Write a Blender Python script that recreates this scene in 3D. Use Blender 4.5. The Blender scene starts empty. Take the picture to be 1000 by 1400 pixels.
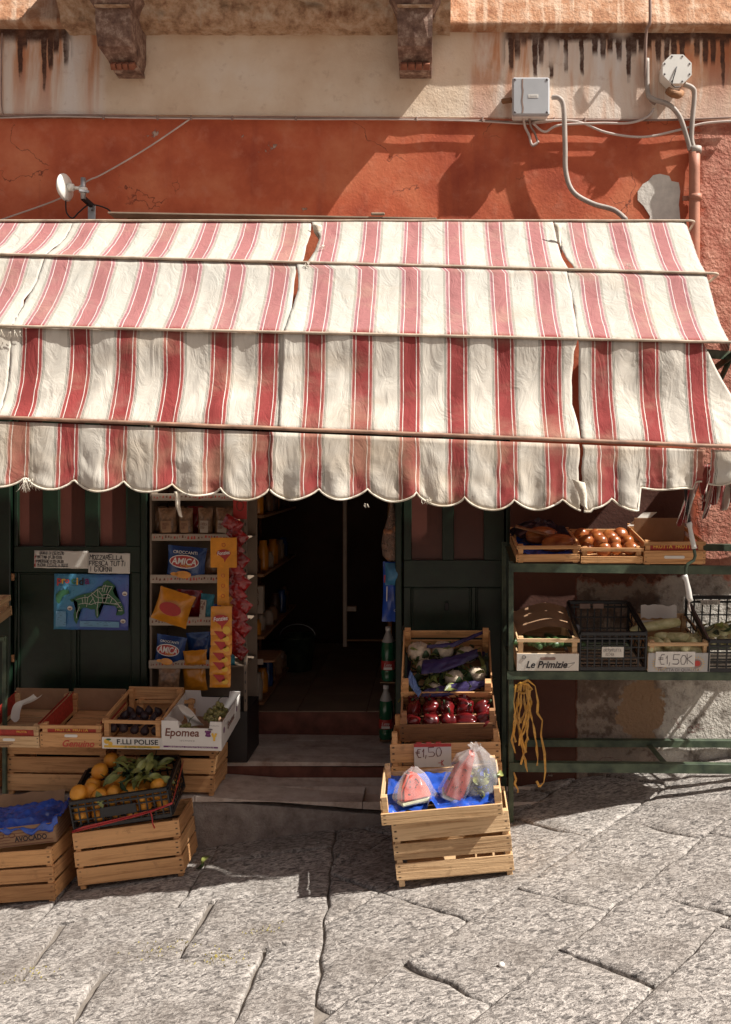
import bpy, bmesh, math, random
from mathutils import Vector, Matrix, Euler, noise
random.seed(7)
C = bpy.context.scene.collection
R = math.radians
# ------------------------------------------------------------------ camera, sky, sun
F, D0, CX, CZ, HZ, FX = 1224.0, 4.8, 0.0, 1.75, 640.0, 590.0
def P(px, py, Y):                       # a point measured in the photograph, at a known distance from the wall
    d = D0 + Y
    return Vector(((px-FX)*d/F, Y, CZ + (HZ-py)*d/F))
GS, G0 = 0.14, -0.02
def gz(x): return GS*x + G0             # the street climbs to the right
cam = bpy.data.cameras.new('camera'); co = bpy.data.objects.new('camera', cam); C.objects.link(co)
co.location = (CX, -D0, CZ); co.rotation_euler = (R(90), 0, 0)
cam.sensor_fit = 'HORIZONTAL'; cam.sensor_width = 36; cam.lens = 36*F/1000
cam.shift_x = -(FX-500)/1000; cam.shift_y = -(700-HZ)/1000
cam.clip_start = 0.05; cam.clip_end = 400
bpy.context.scene.camera = co
SUN = Vector((3.30, -1.0, 4.25)).normalized()      # towards the sun
w = bpy.data.worlds.new('World'); bpy.context.scene.world = w; w.use_nodes = True
nt = w.node_tree; nt.nodes.clear()
sky = nt.nodes.new('ShaderNodeTexSky'); sky.sky_type = 'NISHITA'; sky.sun_disc = False
sky.sun_elevation = math.asin(SUN.z); sky.sun_rotation = math.atan2(SUN.x, SUN.y)
sky.dust_density = 3.0; sky.air_density = 1.0; sky.ozone_density = 0.6
bg = nt.nodes.new('ShaderNodeBackground'); bg.inputs[1].default_value = 0.060
out = nt.nodes.new('ShaderNodeOutputWorld')
hs = nt.nodes.new('ShaderNodeHueSaturation'); hs.inputs['Saturation'].default_value = .45
wb = nt.nodes.new('ShaderNodeMix'); wb.data_type = 'RGBA'; wb.blend_type = 'MULTIPLY'; wb.inputs[0].default_value = 1; wb.inputs[7].default_value = (1.12, .98, .90, 1)
nt.links.new(sky.outputs[0], hs.inputs['Color']); nt.links.new(hs.outputs[0], wb.inputs[6]); nt.links.new(wb.outputs[2], bg.inputs[0]); nt.links.new(bg.outputs[0], out.inputs[0])
sl = bpy.data.lights.new('sun', 'SUN'); sl.energy = 5.0; sl.angle = R(0.5); sl.color = (1.0, 0.965, 0.91)
so = bpy.data.objects.new('sun', sl); C.objects.link(so)
so.rotation_euler = SUN.to_track_quat('Z', 'Y').to_euler(); so.location = (8, -4, 10)
sc = bpy.context.scene
sc.view_settings.view_transform = 'Standard'; sc.view_settings.look = 'None'
sc.view_settings.exposure = 0.60; sc.view_settings.gamma = 1; sc.view_settings.use_curve_mapping = False

# ------------------------------------------------------------------ materials
class NG:
    def __init__(s, name):
        s.m = bpy.data.materials.new(name); s.m.use_nodes = True
        s.t = s.m.node_tree; s.b = s.t.nodes['Principled BSDF']
        s.tc = s.t.nodes.new('ShaderNodeTexCoord')
    def n(s, typ, **k):
        x = s.t.nodes.new(typ)
        for a, v in k.items(): setattr(x, a, v)
        return x
    def l(s, a, b): s.t.links.new(a, b)
    def put(s, v, sock):
        if isinstance(v, (int, float)): sock.default_value = v
        elif isinstance(v, (tuple, list)): sock.default_value = tuple(v) + ((1,) if len(v) == 3 and sock.type == 'RGBA' else ())
        else: s.l(v, sock)
    def mapping(s, scale=(1,1,1), rot=(0,0,0), src='Object', loc=(0,0,0)):
        m = s.n('ShaderNodeMapping'); s.l(s.tc.outputs[src], m.inputs[0])
        m.inputs['Scale'].default_value = scale; m.inputs['Rotation'].default_value = rot; m.inputs['Location'].default_value = loc
        return m.outputs[0]
    def noise(s, scale, vec=None, detail=4, rough=.55, dist=0):
        x = s.n('ShaderNodeTexNoise'); x.inputs['Scale'].default_value = scale
        x.inputs['Detail'].default_value = detail; x.inputs['Roughness'].default_value = rough; x.inputs['Distortion'].default_value = dist
        s.l(vec if vec is not None else s.tc.outputs['Object'], x.inputs['Vector']); return x.outputs['Fac']
    def ramp(s, fac, stops, interp='LINEAR'):
        r = s.n('ShaderNodeValToRGB'); cr = r.color_ramp; cr.interpolation = interp
        while len(cr.elements) < len(stops): cr.elements.new(.5)
        for e, (p, c) in zip(cr.elements, stops):
            e.position = p; e.color = tuple(c) + (1,) if isinstance(c, (tuple, list)) else (c, c, c, 1)
        s.put(fac, r.inputs[0]); return r.outputs[0]
    def mix(s, f, a, b, mode='MIX'):
        x = s.n('ShaderNodeMix', data_type='RGBA', blend_type=mode)
        s.put(f, x.inputs[0]); s.put(a, x.inputs[6]); s.put(b, x.inputs[7]); return x.outputs[2]
    def math(s, op, a, b=0.0, clamp=False):
        x = s.n('ShaderNodeMath', operation=op, use_clamp=clamp); s.put(a, x.inputs[0]); s.put(b, x.inputs[1]); return x.outputs[0]
    def xyz(s, src='Object'):
        x = s.n('ShaderNodeSeparateXYZ'); s.l(s.tc.outputs[src], x.inputs[0]); return x.outputs
    def bump(s, h, dist=.01, strength=1.0, prev=None):
        b = s.n('ShaderNodeBump'); b.inputs['Distance'].default_value = dist; b.inputs['Strength'].default_value = strength
        s.put(h, b.inputs['Height'])
        if prev is not None: s.l(prev, b.inputs['Normal'])
        s.l(b.outputs[0], s.b.inputs['Normal']); return b.outputs[0]
    def col(s, c): s.put(c, s.b.inputs['Base Color'])
    def rough(s, r): s.put(r, s.b.inputs['Roughness'])
    def step(s, x, a, b):               # smooth 0..1 between a and b
        m = s.n('ShaderNodeMapRange', interpolation_type='SMOOTHSTEP'); s.put(x, m.inputs[0])
        m.inputs[1].default_value = a; m.inputs[2].default_value = b; return m.outputs[0]

def sc3(c, k): return tuple(min(1, x*k) for x in c)
def simple(name, c, rough=.6, metal=0.0, var=.25, scale=30, bump=.0, bscale=60, c2=None, alpha=1, trans=0, coat=0, spec=None):
    g = NG(name); f = g.noise(scale, detail=5)
    g.col(g.ramp(f, [(.3, sc3(c, 1-var)), (.7, c2 or sc3(c, 1+var*.6))]))
    g.rough(rough); g.b.inputs['Metallic'].default_value = metal
    if bump: g.bump(g.noise(bscale, detail=4), bump)
    if alpha < 1: g.b.inputs['Alpha'].default_value = alpha
    if trans: g.b.inputs['Transmission Weight'].default_value = trans
    if coat: g.b.inputs['Coat Weight'].default_value = coat
    if spec is not None: g.b.inputs['Specular IOR Level'].default_value = spec
    return g.m

def wood_mat(name, light, dark, staples=True):
    g = NG(name); oi = g.n('ShaderNodeObjectInfo')
    add = g.n('ShaderNodeVectorMath', operation='ADD'); sc_ = g.n('ShaderNodeVectorMath', operation='SCALE')
    cmb = g.n('ShaderNodeCombineXYZ')
    for i in range(3): g.l(oi.outputs['Random'], cmb.inputs[i])
    g.l(cmb.outputs[0], sc_.inputs[0]); sc_.inputs['Scale'].default_value = 37
    g.l(g.mapping((3, 55, 55)), add.inputs[0]); g.l(sc_.outputs[0], add.inputs[1])
    f = g.noise(1.0, add.outputs[0], 6, .6, 1.2)
    base = g.ramp(f, [(.28, dark), (.5, light), (.75, sc3(light, 1.12))])
    tint = g.ramp(oi.outputs['Random'], [(0, (.60, .54, .48)), (.35, (.90, .84, .78)), (.7, (1, .95, .86)), (1, (1, 1, 1))])
    base = g.mix(1.0, base, tint, 'MULTIPLY')
    add2 = g.n('ShaderNodeVectorMath', operation='ADD'); g.l(g.mapping((14, 14, 14)), add2.inputs[0]); g.l(sc_.outputs[0], add2.inputs[1])
    st = g.noise(1.0, add2.outputs[0], 5, .65)
    base = g.mix(g.math('MULTIPLY', g.step(st, .56, .74), .45), base, sc3(dark, .55))
    kn = g.n('ShaderNodeTexVoronoi'); kn.inputs['Scale'].default_value = .9; g.l(g.mapping((6, 20, 20)), kn.inputs['Vector'])
    base = g.mix(g.math('MULTIPLY', g.step(kn.outputs['Distance'], .13, .05), .6), base, sc3(dark, .45))
    if staples:
        x = g.xyz('Generated')
        e = g.math('ABSOLUTE', g.math('SUBTRACT', x[0], .5))
        a = g.math('MULTIPLY', g.step(e, .455, .465), g.step(e, .487, .478))
        wv = g.math('PINGPONG', x[2], .166)
        b = g.step(wv, .10, .15)
        base = g.mix(g.math('MULTIPLY', g.math('MULTIPLY', a, b), g.step(st, .35, .55)), base, (.03, .012, .006))
    g.col(base); g.rough(.75)
    g.bump(g.math('ADD', f, g.math('MULTIPLY', st, .6)), .004); return g.m

M = {}
M['wood'] = wood_mat('crate_wood', (.68, .385, .175), (.42, .20, .075))
M['wood_pale'] = wood_mat('pale_crate_wood', (.70, .49, .28), (.42, .24, .11))
M['wood_dark'] = wood_mat('dull_crate_wood', (.40, .21, .10), (.22, .10, .045))
M['black_plastic'] = simple('black_plastic', (.014, .014, .016), .35, var=.3, bump=.0005)
M['white_plastic'] = simple('white_plastic', (.86, .84, .77), .45, var=.05, scale=12)
M['grip'] = simple('grip_plastic', (.62, .60, .55), .4, var=.1, scale=20)
M['steel'] = simple('galvanised_steel', (.50, .50, .50), .4, .7, var=.25, scale=25)
M['conduit'] = simple('grey_conduit', (.42, .36, .31), .6, var=.2, scale=14)
M['cable'] = simple('painted_cable', (.30, .20, .16), .7, var=.35, scale=10)
M['cable_white'] = simple('white_cable', (.60, .50, .44), .6, var=.2, scale=12)
M['cable_black'] = simple('black_cable', (.012, .008, .008), .5)
M['rod'] = simple('piping_rod', (.50, .40, .30), .7, var=.35, scale=18, bump=.001)
M['rod_d'] = simple('front_bar_paint', (.36, .21, .14), .65, var=.45, scale=16, bump=.001)
M['green_door'] = simple('dark_green_paint', (.007, .020, .010), .35, var=.45, scale=9, bump=.0008, bscale=30)
M['green_metal'] = simple('green_metal', (.030, .055, .033), .5, var=.45, scale=14, bump=.0006, c2=(.09, .12, .07))
M['paper'] = simple('paper', (.70, .66, .58), .8, var=.08, scale=8)
M['ink'] = simple('ink', (.018, .015, .02), .6, var=0)
M['ink_red'] = simple('red_ink', (.50, .05, .035), .6, var=0)
M['ink_brown'] = simple('brown_ink', (.16, .05, .03), .6, var=0)
M['ink_grey'] = simple('pencil_grey', (.12, .10, .10), .6, var=0)
M['ink_white'] = simple('white_ink', (.75, .72, .66), .6, var=0)
M['ink_purple'] = simple('purple_ink', (.14, .02, .12), .6, var=0)
M['ink_yellow'] = simple('yellow_ink', (.75, .45, .06), .6, var=0)
M['ink_green'] = simple('green_ink', (.03, .12, .05), .6, var=0)
M['card'] = simple('brown_cardboard', (.34, .20, .11), .85, var=.2, scale=12)
M['card_white'] = simple('white_cardboard', (.70, .66, .61), .75, var=.06, scale=10)
M['card_red'] = simple('red_card', (.42, .04, .025), .6, var=.3, scale=60)
M['orange_skin'] = simple('orange_skin', (.72, .26, .022), .45, var=.18, scale=14, bump=.0015, bscale=220, c2=(.78, .36, .04))
M['tomato'] = simple('tomato_skin', (.36, .06, .022), .3, var=.5, scale=16, c2=(.48, .17, .04))
M['pepper'] = simple('pepper_skin', (.13, .007, .008), .25, var=.5, scale=18, coat=.2)
M['leaf'] = simple('citrus_leaf', (.13, .16, .045), .4, var=.5, scale=30, c2=(.27, .29, .08))
M['leaf_dark'] = simple('dark_leaf', (.03, .06, .02), .5, var=.5, scale=30)
M['courgette'] = simple('courgette_skin', (.05, .10, .03), .4, var=.5, scale=30)
M['pale_veg'] = simple('pale_vegetable_skin', (.60, .57, .24), .45, var=.3, scale=30, c2=(.78, .74, .44))
M['grape'] = simple('green_grape', (.22, .22, .05), .3, var=.4, scale=30, c2=(.36, .32, .12))
M['cauli'] = simple('cauliflower', (.58, .47, .34), .85, var=.25, scale=60, bump=.006, bscale=70)
M['melon'] = simple('melon_flesh', (.60, .045, .035), .3, var=.4, scale=18, c2=(.70, .15, .10))
M['melon_rind'] = simple('melon_rind', (.60, .62, .42), .4, var=.2, scale=20)
M['blue_film'] = simple('blue_plastic_film', (.025, .09, .46), .25, var=.5, scale=9, coat=.4, bump=.004, bscale=25)
M['purple_film'] = simple('purple_tissue', (.030, .018, .085), .45, var=.4, scale=10, bump=.003, bscale=30)
M['clear_film'] = simple('clear_plastic_film', (.86, .84, .82), .18, var=.03, alpha=.20, bump=.004, bscale=22, coat=1.0)
M['net'] = simple('net_bag', (.30, .20, .15), .8, alpha=.6, bump=.004, bscale=160)
M['raffia'] = simple('yellow_raffia', (.55, .28, .035), .45, var=.4, scale=30, coat=.3)
M['gold_bag'] = simple('orange_foil', (.70, .27, .02), .28, var=.25, scale=14, coat=.4, bump=.004, bscale=22)
M['blue_bag'] = simple('blue_foil', (.018, .06, .20), .25, var=.4, scale=10, coat=.4, bump=.004, bscale=22)
M['red_bag'] = simple('red_foil', (.30, .014, .014), .22, var=.5, scale=12, coat=.5, bump=.008, bscale=20)
M['brown_bag'] = simple('brown_pasta_bag', (.26, .15, .08), .35, var=.6, scale=45, coat=.3, bump=.003, bscale=60)
M['teal_bag'] = simple('teal_foil', (.03, .20, .26), .3, var=.3, scale=18)
M['shelf_paint'] = simple('beige_shelf_paint', (.19, .14, .10), .5, var=.12, scale=6)
M['rail_strip'] = simple('price_strip', (.42, .34, .26), .5, var=.1, scale=20)
M['glass_green'] = simple('green_bottle', (.015, .11, .05), .12, var=.2, scale=10, coat=.5)
M['bottle_neck'] = simple('pale_shrink_wrap', (.42, .40, .36), .3, var=.2, scale=20)
M['red_label'] = simple('red_label', (.42, .03, .025), .4, var=.1)
M['pane'] = simple('rust_red_pane', (.085, .026, .018), .30, var=.2, scale=5)
M['mortar'] = simple('mortar', (.22, .19, .16), .95, var=.35, scale=14, bump=.006, bscale=60)
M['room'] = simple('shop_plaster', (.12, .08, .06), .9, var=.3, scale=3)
M['tile'] = simple('shop_floor_tile', (.32, .23, .16), .4, var=.25, scale=4)
M['riser'] = simple('dark_red_riser', (.20, .07, .045), .7, var=.5, scale=10, bump=.002)
M['ribbon'] = simple('red_tape', (.45, .03, .03), .35, var=.2)
M['pipe'] = simple('painted_pipe', (.50, .21, .13), .6, var=.22, scale=9, bump=.001)
M['oldpaint'] = simple('patch_plaster', (.74, .69, .61), .95, var=.15, scale=22, bump=.004, bscale=30)
M['tin'] = simple('tin_goods', (.11, .055, .03), .4, var=.8, scale=30)
M['bladewood'] = simple('weathered_board', (.36, .27, .19), .8, var=.3, scale=8)

# red rendered wall, bare plaster low on the right
def red_wall():
    g = NG('red_render_wall'); x = g.xyz()
    n1 = g.noise(2.2, detail=8, rough=.62); n2 = g.noise(11, detail=7, rough=.65); n3 = g.noise(60, detail=5)
    c = g.ramp(n1, [(.30, (.36, .062, .028)), (.50, (.56, .128, .055)), (.72, (.72, .25, .12))])
    c = g.mix(g.math('MULTIPLY', g.step(n2, .5, .72), .5), c, (.62, .22, .13))
    streak = g.noise(1.0, g.mapping((9, 9, .8)), 5)
    c = g.mix(g.math('MULTIPLY', g.step(streak, .56, .74), .35), c, (.25, .05, .035))
    # far right: coarse pink render
    pk = g.step(g.math('ADD', x[0], g.math('MULTIPLY', n2, .25)), 1.52, 1.60)
    c = g.mix(pk, c, g.ramp(n2, [(.35, (.40, .12, .075)), (.6, (.58, .26, .18)), (.75, (.66, .36, .27))]))
    # bare plaster
    zed = g.math('ADD', x[2], g.math('MULTIPLY', g.math('SUBTRACT', n1, .5), .9))
    low = g.math('MULTIPLY', g.step(zed, 1.24, 1.19), g.step(g.math('ADD', x[0], g.math('MULTIPLY', n2, .03)), .785, .80))
    pl = g.ramp(n2, [(.3, (.10, .07, .052)), (.5, (.165, .115, .085)), (.68, (.25, .18, .135))])
    white = g.step(g.math('ADD', n1, g.math('MULTIPLY', n2, .5)), .74, .80)
    pl = g.mix(g.math('MULTIPLY', white, .35), pl, (.46, .40, .33))
    right = g.step(g.math('ADD', x[0], g.math('MULTIPLY', n1, .1)), 1.24, 1.29)
    pl = g.mix(right, pl, g.ramp(n2, [(.35, (.18, .15, .12)), (.5, (.50, .46, .40)), (.7, (.62, .58, .5))]))
    # ochre patch
    dx = g.math('SUBTRACT', x[0], 1.12); dz = g.math('SUBTRACT', x[2], .45)
    rr = g.math('ADD', g.math('MULTIPLY', g.math('MULTIPLY', dx, dx), 60), g.math('MULTIPLY', g.math('MULTIPLY', dz, dz), 28))
    rr = g.math('ADD', rr, g.math('MULTIPLY', g.math('SUBTRACT', n2, .5), 2.6))
    pl = g.mix(g.step(rr, 1.0, .85), pl, (.30, .19, .11))
    c = g.mix(low, c, pl)
    dk = g.math('MULTIPLY', g.step(x[2], 1.9, 1.6), g.step(x[0], .37, .39)); dk = g.math('MULTIPLY', dk, g.step(x[0], 1.43, 1.38))  # awning shade painted into the wall colour, right of the door
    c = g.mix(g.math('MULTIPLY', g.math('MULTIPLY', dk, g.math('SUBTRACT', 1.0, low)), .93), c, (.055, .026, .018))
    chips = g.step(g.noise(5, detail=9, rough=.7), .66, .68)
    c = g.mix(g.math('MULTIPLY', chips, .8), c, (.52, .45, .37))
    cv = g.n('ShaderNodeTexVoronoi', feature='DISTANCE_TO_EDGE'); cv.inputs['Scale'].default_value = 1.1
    av = g.n('ShaderNodeVectorMath', operation='ADD'); nv_ = g.n('ShaderNodeTexNoise'); nv_.inputs['Scale'].default_value = 3.5; nv_.inputs['Detail'].default_value = 6
    g.l(g.tc.outputs['Object'], nv_.inputs['Vector']); g.l(nv_.outputs['Color'], av.inputs[0]); g.l(g.tc.outputs['Object'], av.inputs[1]); g.l(av.outputs[0], cv.inputs['Vector'])
    ck_ = g.math('MULTIPLY', g.step(cv.outputs['Distance'], .007, .001), g.step(n1, .50, .56))
    c = g.mix(g.math('MULTIPLY', ck_, .8), c, (.12, .03, .02))
    g.col(c); g.rough(.9)
    amp = g.math('ADD', .12, g.math('MULTIPLY', g.math('MAXIMUM', pk, low), .9))
    h = g.math('ADD', g.math('MULTIPLY', n3, amp), g.math('MULTIPLY', n2, g.math('MULTIPLY', amp, 1.6)))
    b = g.bump(h, .014); g.bump(g.math('MULTIPLY', chips, -1), .004, 1, b)
    return g.m
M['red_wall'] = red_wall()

# tan frieze with run-off stains; mid part plain beige
def tan_band():
    g = NG('stained_tan_render'); x = g.xyz()
    n1 = g.noise(2.5, detail=7, rough=.6); n2 = g.noise(16, detail=6, rough=.65)
    plain = g.ramp(n1, [(.3, (.68, .49, .33)), (.55, (.80, .65, .49)), (.75, (.86, .75, .62))])
    sv = g.noise(1.0, g.mapping((6.5, 1, .9)), 5, .6, .4)
    stained = g.ramp(sv, [(.36, (.50, .17, .075)), (.45, (.62, .30, .16)), (.53, (.76, .60, .48)), (.66, (.82, .74, .67))])
    side = g.math('MAXIMUM', g.step(x[0], -1.72, -1.80), g.step(g.math('ADD', x[0], g.math('MULTIPLY', n1, .15)), .24, .34))
    c = g.mix(side, plain, stained)
    low = g.step(x[2], 3.98, 3.62)
    c = g.mix(g.math('MULTIPLY', g.math('MULTIPLY', low, side), .5), c, (.80, .70, .60))
    vo = g.n('ShaderNodeTexVoronoi', voronoi_dimensions='1D'); vo.inputs['Scale'].default_value = 1; vo.inputs['Randomness'].default_value = .7
    xx_ = g.math('ADD', g.math('MULTIPLY', x[0], 24), g.math('MULTIPLY', n2, .5)); g.l(xx_, vo.inputs['W'])
    cs_ = g.n('ShaderNodeSeparateColor'); g.l(vo.outputs['Color'], cs_.inputs[0])
    low_ = g.math('SUBTRACT', 4.045, g.math('MULTIPLY', cs_.outputs[0], g.math('MULTIPLY', .30, g.math('ADD', .15, g.math('MULTIPLY', n1, 1.4)))))
    band_ = g.step(g.math('ADD', x[2], g.math('MULTIPLY', n2, .03)), 4.03, 4.065)
    col_ = g.math('MULTIPLY', g.step(g.math('SUBTRACT', x[2], low_), -.03, .02), g.step(g.math('ADD', vo.outputs['Distance'], g.math('MULTIPLY', g.math('SUBTRACT', 4.06, x[2]), .9)), .50, .34))
    dm = g.math('MULTIPLY', g.math('MAXIMUM', band_, col_), side)
    dm = g.math('MULTIPLY', dm, g.step(g.noise(1.7, detail=2), .40, .46))
    dm = g.math('MULTIPLY', dm, g.math('MAXIMUM', g.step(x[0], -1.9, -1.96), g.step(x[0], .36, .42)))
    c = g.mix(g.math('MULTIPLY', dm, g.math('ADD', .45, n2)), c, (.075, .032, .02))
    c = g.mix(g.math('MULTIPLY', g.step(n2, .56, .72), .3), c, (.42, .24, .14))
    g.col(c); g.rough(.92); g.bump(g.math('ADD', n2, g.math('MULTIPLY', g.noise(90), .4)), .005); return g.m
M['tan'] = tan_band()
def cornice_mat():
    g = NG('weathered_cornice'); n2 = g.noise(9, detail=8, rough=.7)
    st = g.noise(1.0, g.mapping((24, 6, 1.2)), 4)
    c = g.ramp(n2, [(.3, (.24, .09, .04)), (.48, (.40, .20, .105)), (.68, (.58, .40, .28))])
    c = g.mix(g.math('MULTIPLY', g.step(st, .5, .66), .5), c, (.70, .54, .40)); g.col(c); g.rough(.95)
    g.bump(g.math('ADD', n2, g.noise(50)), .009); return g.m
M['cornice'] = cornice_mat()
def rough_stone(name, cols, bscale=26, dist=.03, s=14):
    g = NG(name); n = g.noise(s, detail=9, rough=.72)
    g.col(g.ramp(n, [(.32, cols[0]), (.5, cols[1]), (.7, cols[2])])); g.rough(.95)
    g.bump(g.noise(bscale, detail=8, rough=.75), dist); return g.m
M['slab_rough'] = rough_stone('eroded_balcony_stone', [(.26, .12, .06), (.66, .43, .27), (.88, .74, .58)])
M['corbel'] = rough_stone('dark_corbel_stone', [(.09, .045, .035), (.24, .14, .10), (.56, .42, .33)], 30, .012, 18)
M['corbel_brick'] = rough_stone('corbel_brick', [(.16, .06, .035), (.28, .10, .055), (.36, .16, .09)], 40, .008, 20)
M['step_face'] = rough_stone('grey_step_render', [(.20, .165, .14), (.38, .32, .28), (.54, .48, .43)], 16, .03, 8)
M['marble'] = rough_stone('worn_marble_tread', [(.36, .26, .20), (.60, .50, .42), (.74, .66, .58)], 12, .006, 7)

def street_mat():
    g = NG('chiselled_lava_stone'); oi = g.n('ShaderNodeObjectInfo')
    mp = g.mapping((1.0, 1.9, 1.0), (0, 0, R(12)))
    wob = g.noise(5, detail=3)
    a = g.noise(34, mp, 3, .6, .8); b = g.noise(90, mp, 4, .65); v = g.n('ShaderNodeTexVoronoi'); v.inputs['Scale'].default_value = 30
    g.l(mp, v.inputs['Vector'])
    big = g.noise(3.2, detail=6)
    h = g.math('ADD', g.math('MULTIPLY', a, 1.0), g.math('MULTIPLY', b, .45))
    c = g.ramp(h, [(.50, (.075, .068, .064)), (.66, (.27, .245, .225)), (.84, (.60, .555, .51))])
    c = g.mix(g.math('MULTIPLY', g.step(big, .48, .66), .45), c, (.20, .17, .145))
    c = g.mix(1.0, c, g.ramp(oi.outputs['Random'], [(0, (.80, .78, .76)), (1, (1, .99, .97))]), 'MULTIPLY')
    g.col(c); g.rough(.85)
    p = g.bump(h, .017, 1.0); g.bump(g.math('MULTIPLY', big, 1), .02, .6, p); return g.m
M['street'] = street_mat()

SP = .2022
def fabric_mat():
    g = NG('striped_awning_canvas')
    x = g.xyz('UV'); z = g.xyz('Object')
    wob = g.math('MULTIPLY', g.math('SUBTRACT', g.noise(1.0, g.mapping((4, 4, 4)), 2), .5), .006)
    u = g.math('DIVIDE', g.math('ADD', g.math('ADD', x[0], wob), .092), SP)
    fr = g.math('ABSOLUTE', g.math('SUBTRACT', g.math('FRACT', g.math('ADD', u, 20.5)), .5))   # 0 at stripe centre .. .5
    S = lambda m: m/SP
    red = (.29, .042, .038); red2 = (.34, .062, .054); cream = (.68, .63, .54); white = (.80, .74, .66); dark = (.05, .05, .035); grey = (.44, .36, .28)
    c = g.ramp(fr, [(0, red), (S(.0265), white), (S(.0300), red2), (S(.0415), white), (S(.0432), red), (S(.0448), cream),
                    (S(.0472), dark), (S(.0497), cream), (S(.0522), dark), (S(.0542), cream)], 'CONSTANT')
    fade = g.step(x[1], 1.98, 1.90)     # the two upper rows are bleached
    cf = g.ramp(fr, [(0, (.38, .155, .150)), (S(.0265), (.76, .66, .62)), (S(.0300), (.37, .17, .18)), (S(.0415), (.70, .55, .52)),
                     (S(.0432), (.36, .155, .165)), (S(.0448), (.545, .52, .455)), (S(.0470), (.24, .20, .16)), (S(.0495), (.545, .52, .455)), (S(.0520), (.28, .24, .19)), (S(.0542), (.545, .52, .455))], 'CONSTANT')
    c = g.mix(g.math('MULTIPLY', fade, .95), c, cf)
    n = g.noise(1.0, g.mapping((2.5, 2.5, 6)), 6, .6)
    c = g.mix(g.math('MULTIPLY', g.step(n, .50, .72), .30), c, (.50, .38, .25))
    spots = g.step(g.noise(26, detail=4), .72, .76)
    c = g.mix(g.math('MULTIPLY', spots, .5), c, (.30, .17, .10))
    val = g.step(x[1], 2.98, 3.02)
    c = g.mix(g.math('MULTIPLY', val, g.math('MULTIPLY', g.step(g.noise(3.5, detail=4), .42, .62), .38)), c, (.46, .34, .21))
    pp = g.math('PINGPONG', x[1], .5)
    gr = g.math('MULTIPLY', g.step(pp, .13, .0), g.step(g.noise(1.0, g.mapping((11, 11, 3)), 4), .40, .66))
    c = g.mix(g.math('MULTIPLY', gr, .42), c, (.30, .21, .14))
    bl = g.noise(3.1, detail=5, rough=.65)
    c = g.mix(g.math('MULTIPLY', g.step(bl, .54, .70), .22), c, (.42, .35, .28))
    g.col(c); g.rough(.9)
    b = g.bump(g.noise(1.0, g.mapping((13, 13, 5), (0, R(28), 0)), 4, .58, 1.4), .013, .58)
    g.bump(g.noise(420, detail=1), .0008, .6, b)
    tr = g.n('ShaderNodeBsdfTranslucent'); g.l(c, tr.inputs[0]); mx = g.n('ShaderNodeMixShader'); mx.inputs[0].default_value = .06
    o = g.t.nodes['Material Output']; g.l(g.b.outputs[0], mx.inputs[1]); g.l(tr.outputs[0], mx.inputs[2]); g.l(mx.outputs[0], o.inputs[0])
    return g.m
M['fabric'] = fabric_mat()
def plain_cloth():
    g = NG('cream_canvas_edge'); n = g.noise(12, detail=5)
    g.col(g.ramp(n, [(.35, (.50, .42, .31)), (.6, (.74, .68, .57))])); g.rough(.9); g.bump(g.noise(60), .003); return g.m
M['cloth'] = plain_cloth()
def map_mat():
    g = NG('map_sea_print'); x = g.xyz(); n = g.noise(7, detail=3)
    f = g.math('ADD', g.math('ADD', g.math('MULTIPLY', x[0], 2.6), g.math('MULTIPLY', x[2], -1.4)), n)
    g.col(g.ramp(f, [(.1, (.075, .27, .42)), (.5, (.07, .20, .44)), (.9, (.10, .13, .40))])); g.rough(.3); g.bump(g.noise(9), .01); return g.m
M['sea'] = map_mat()

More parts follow.
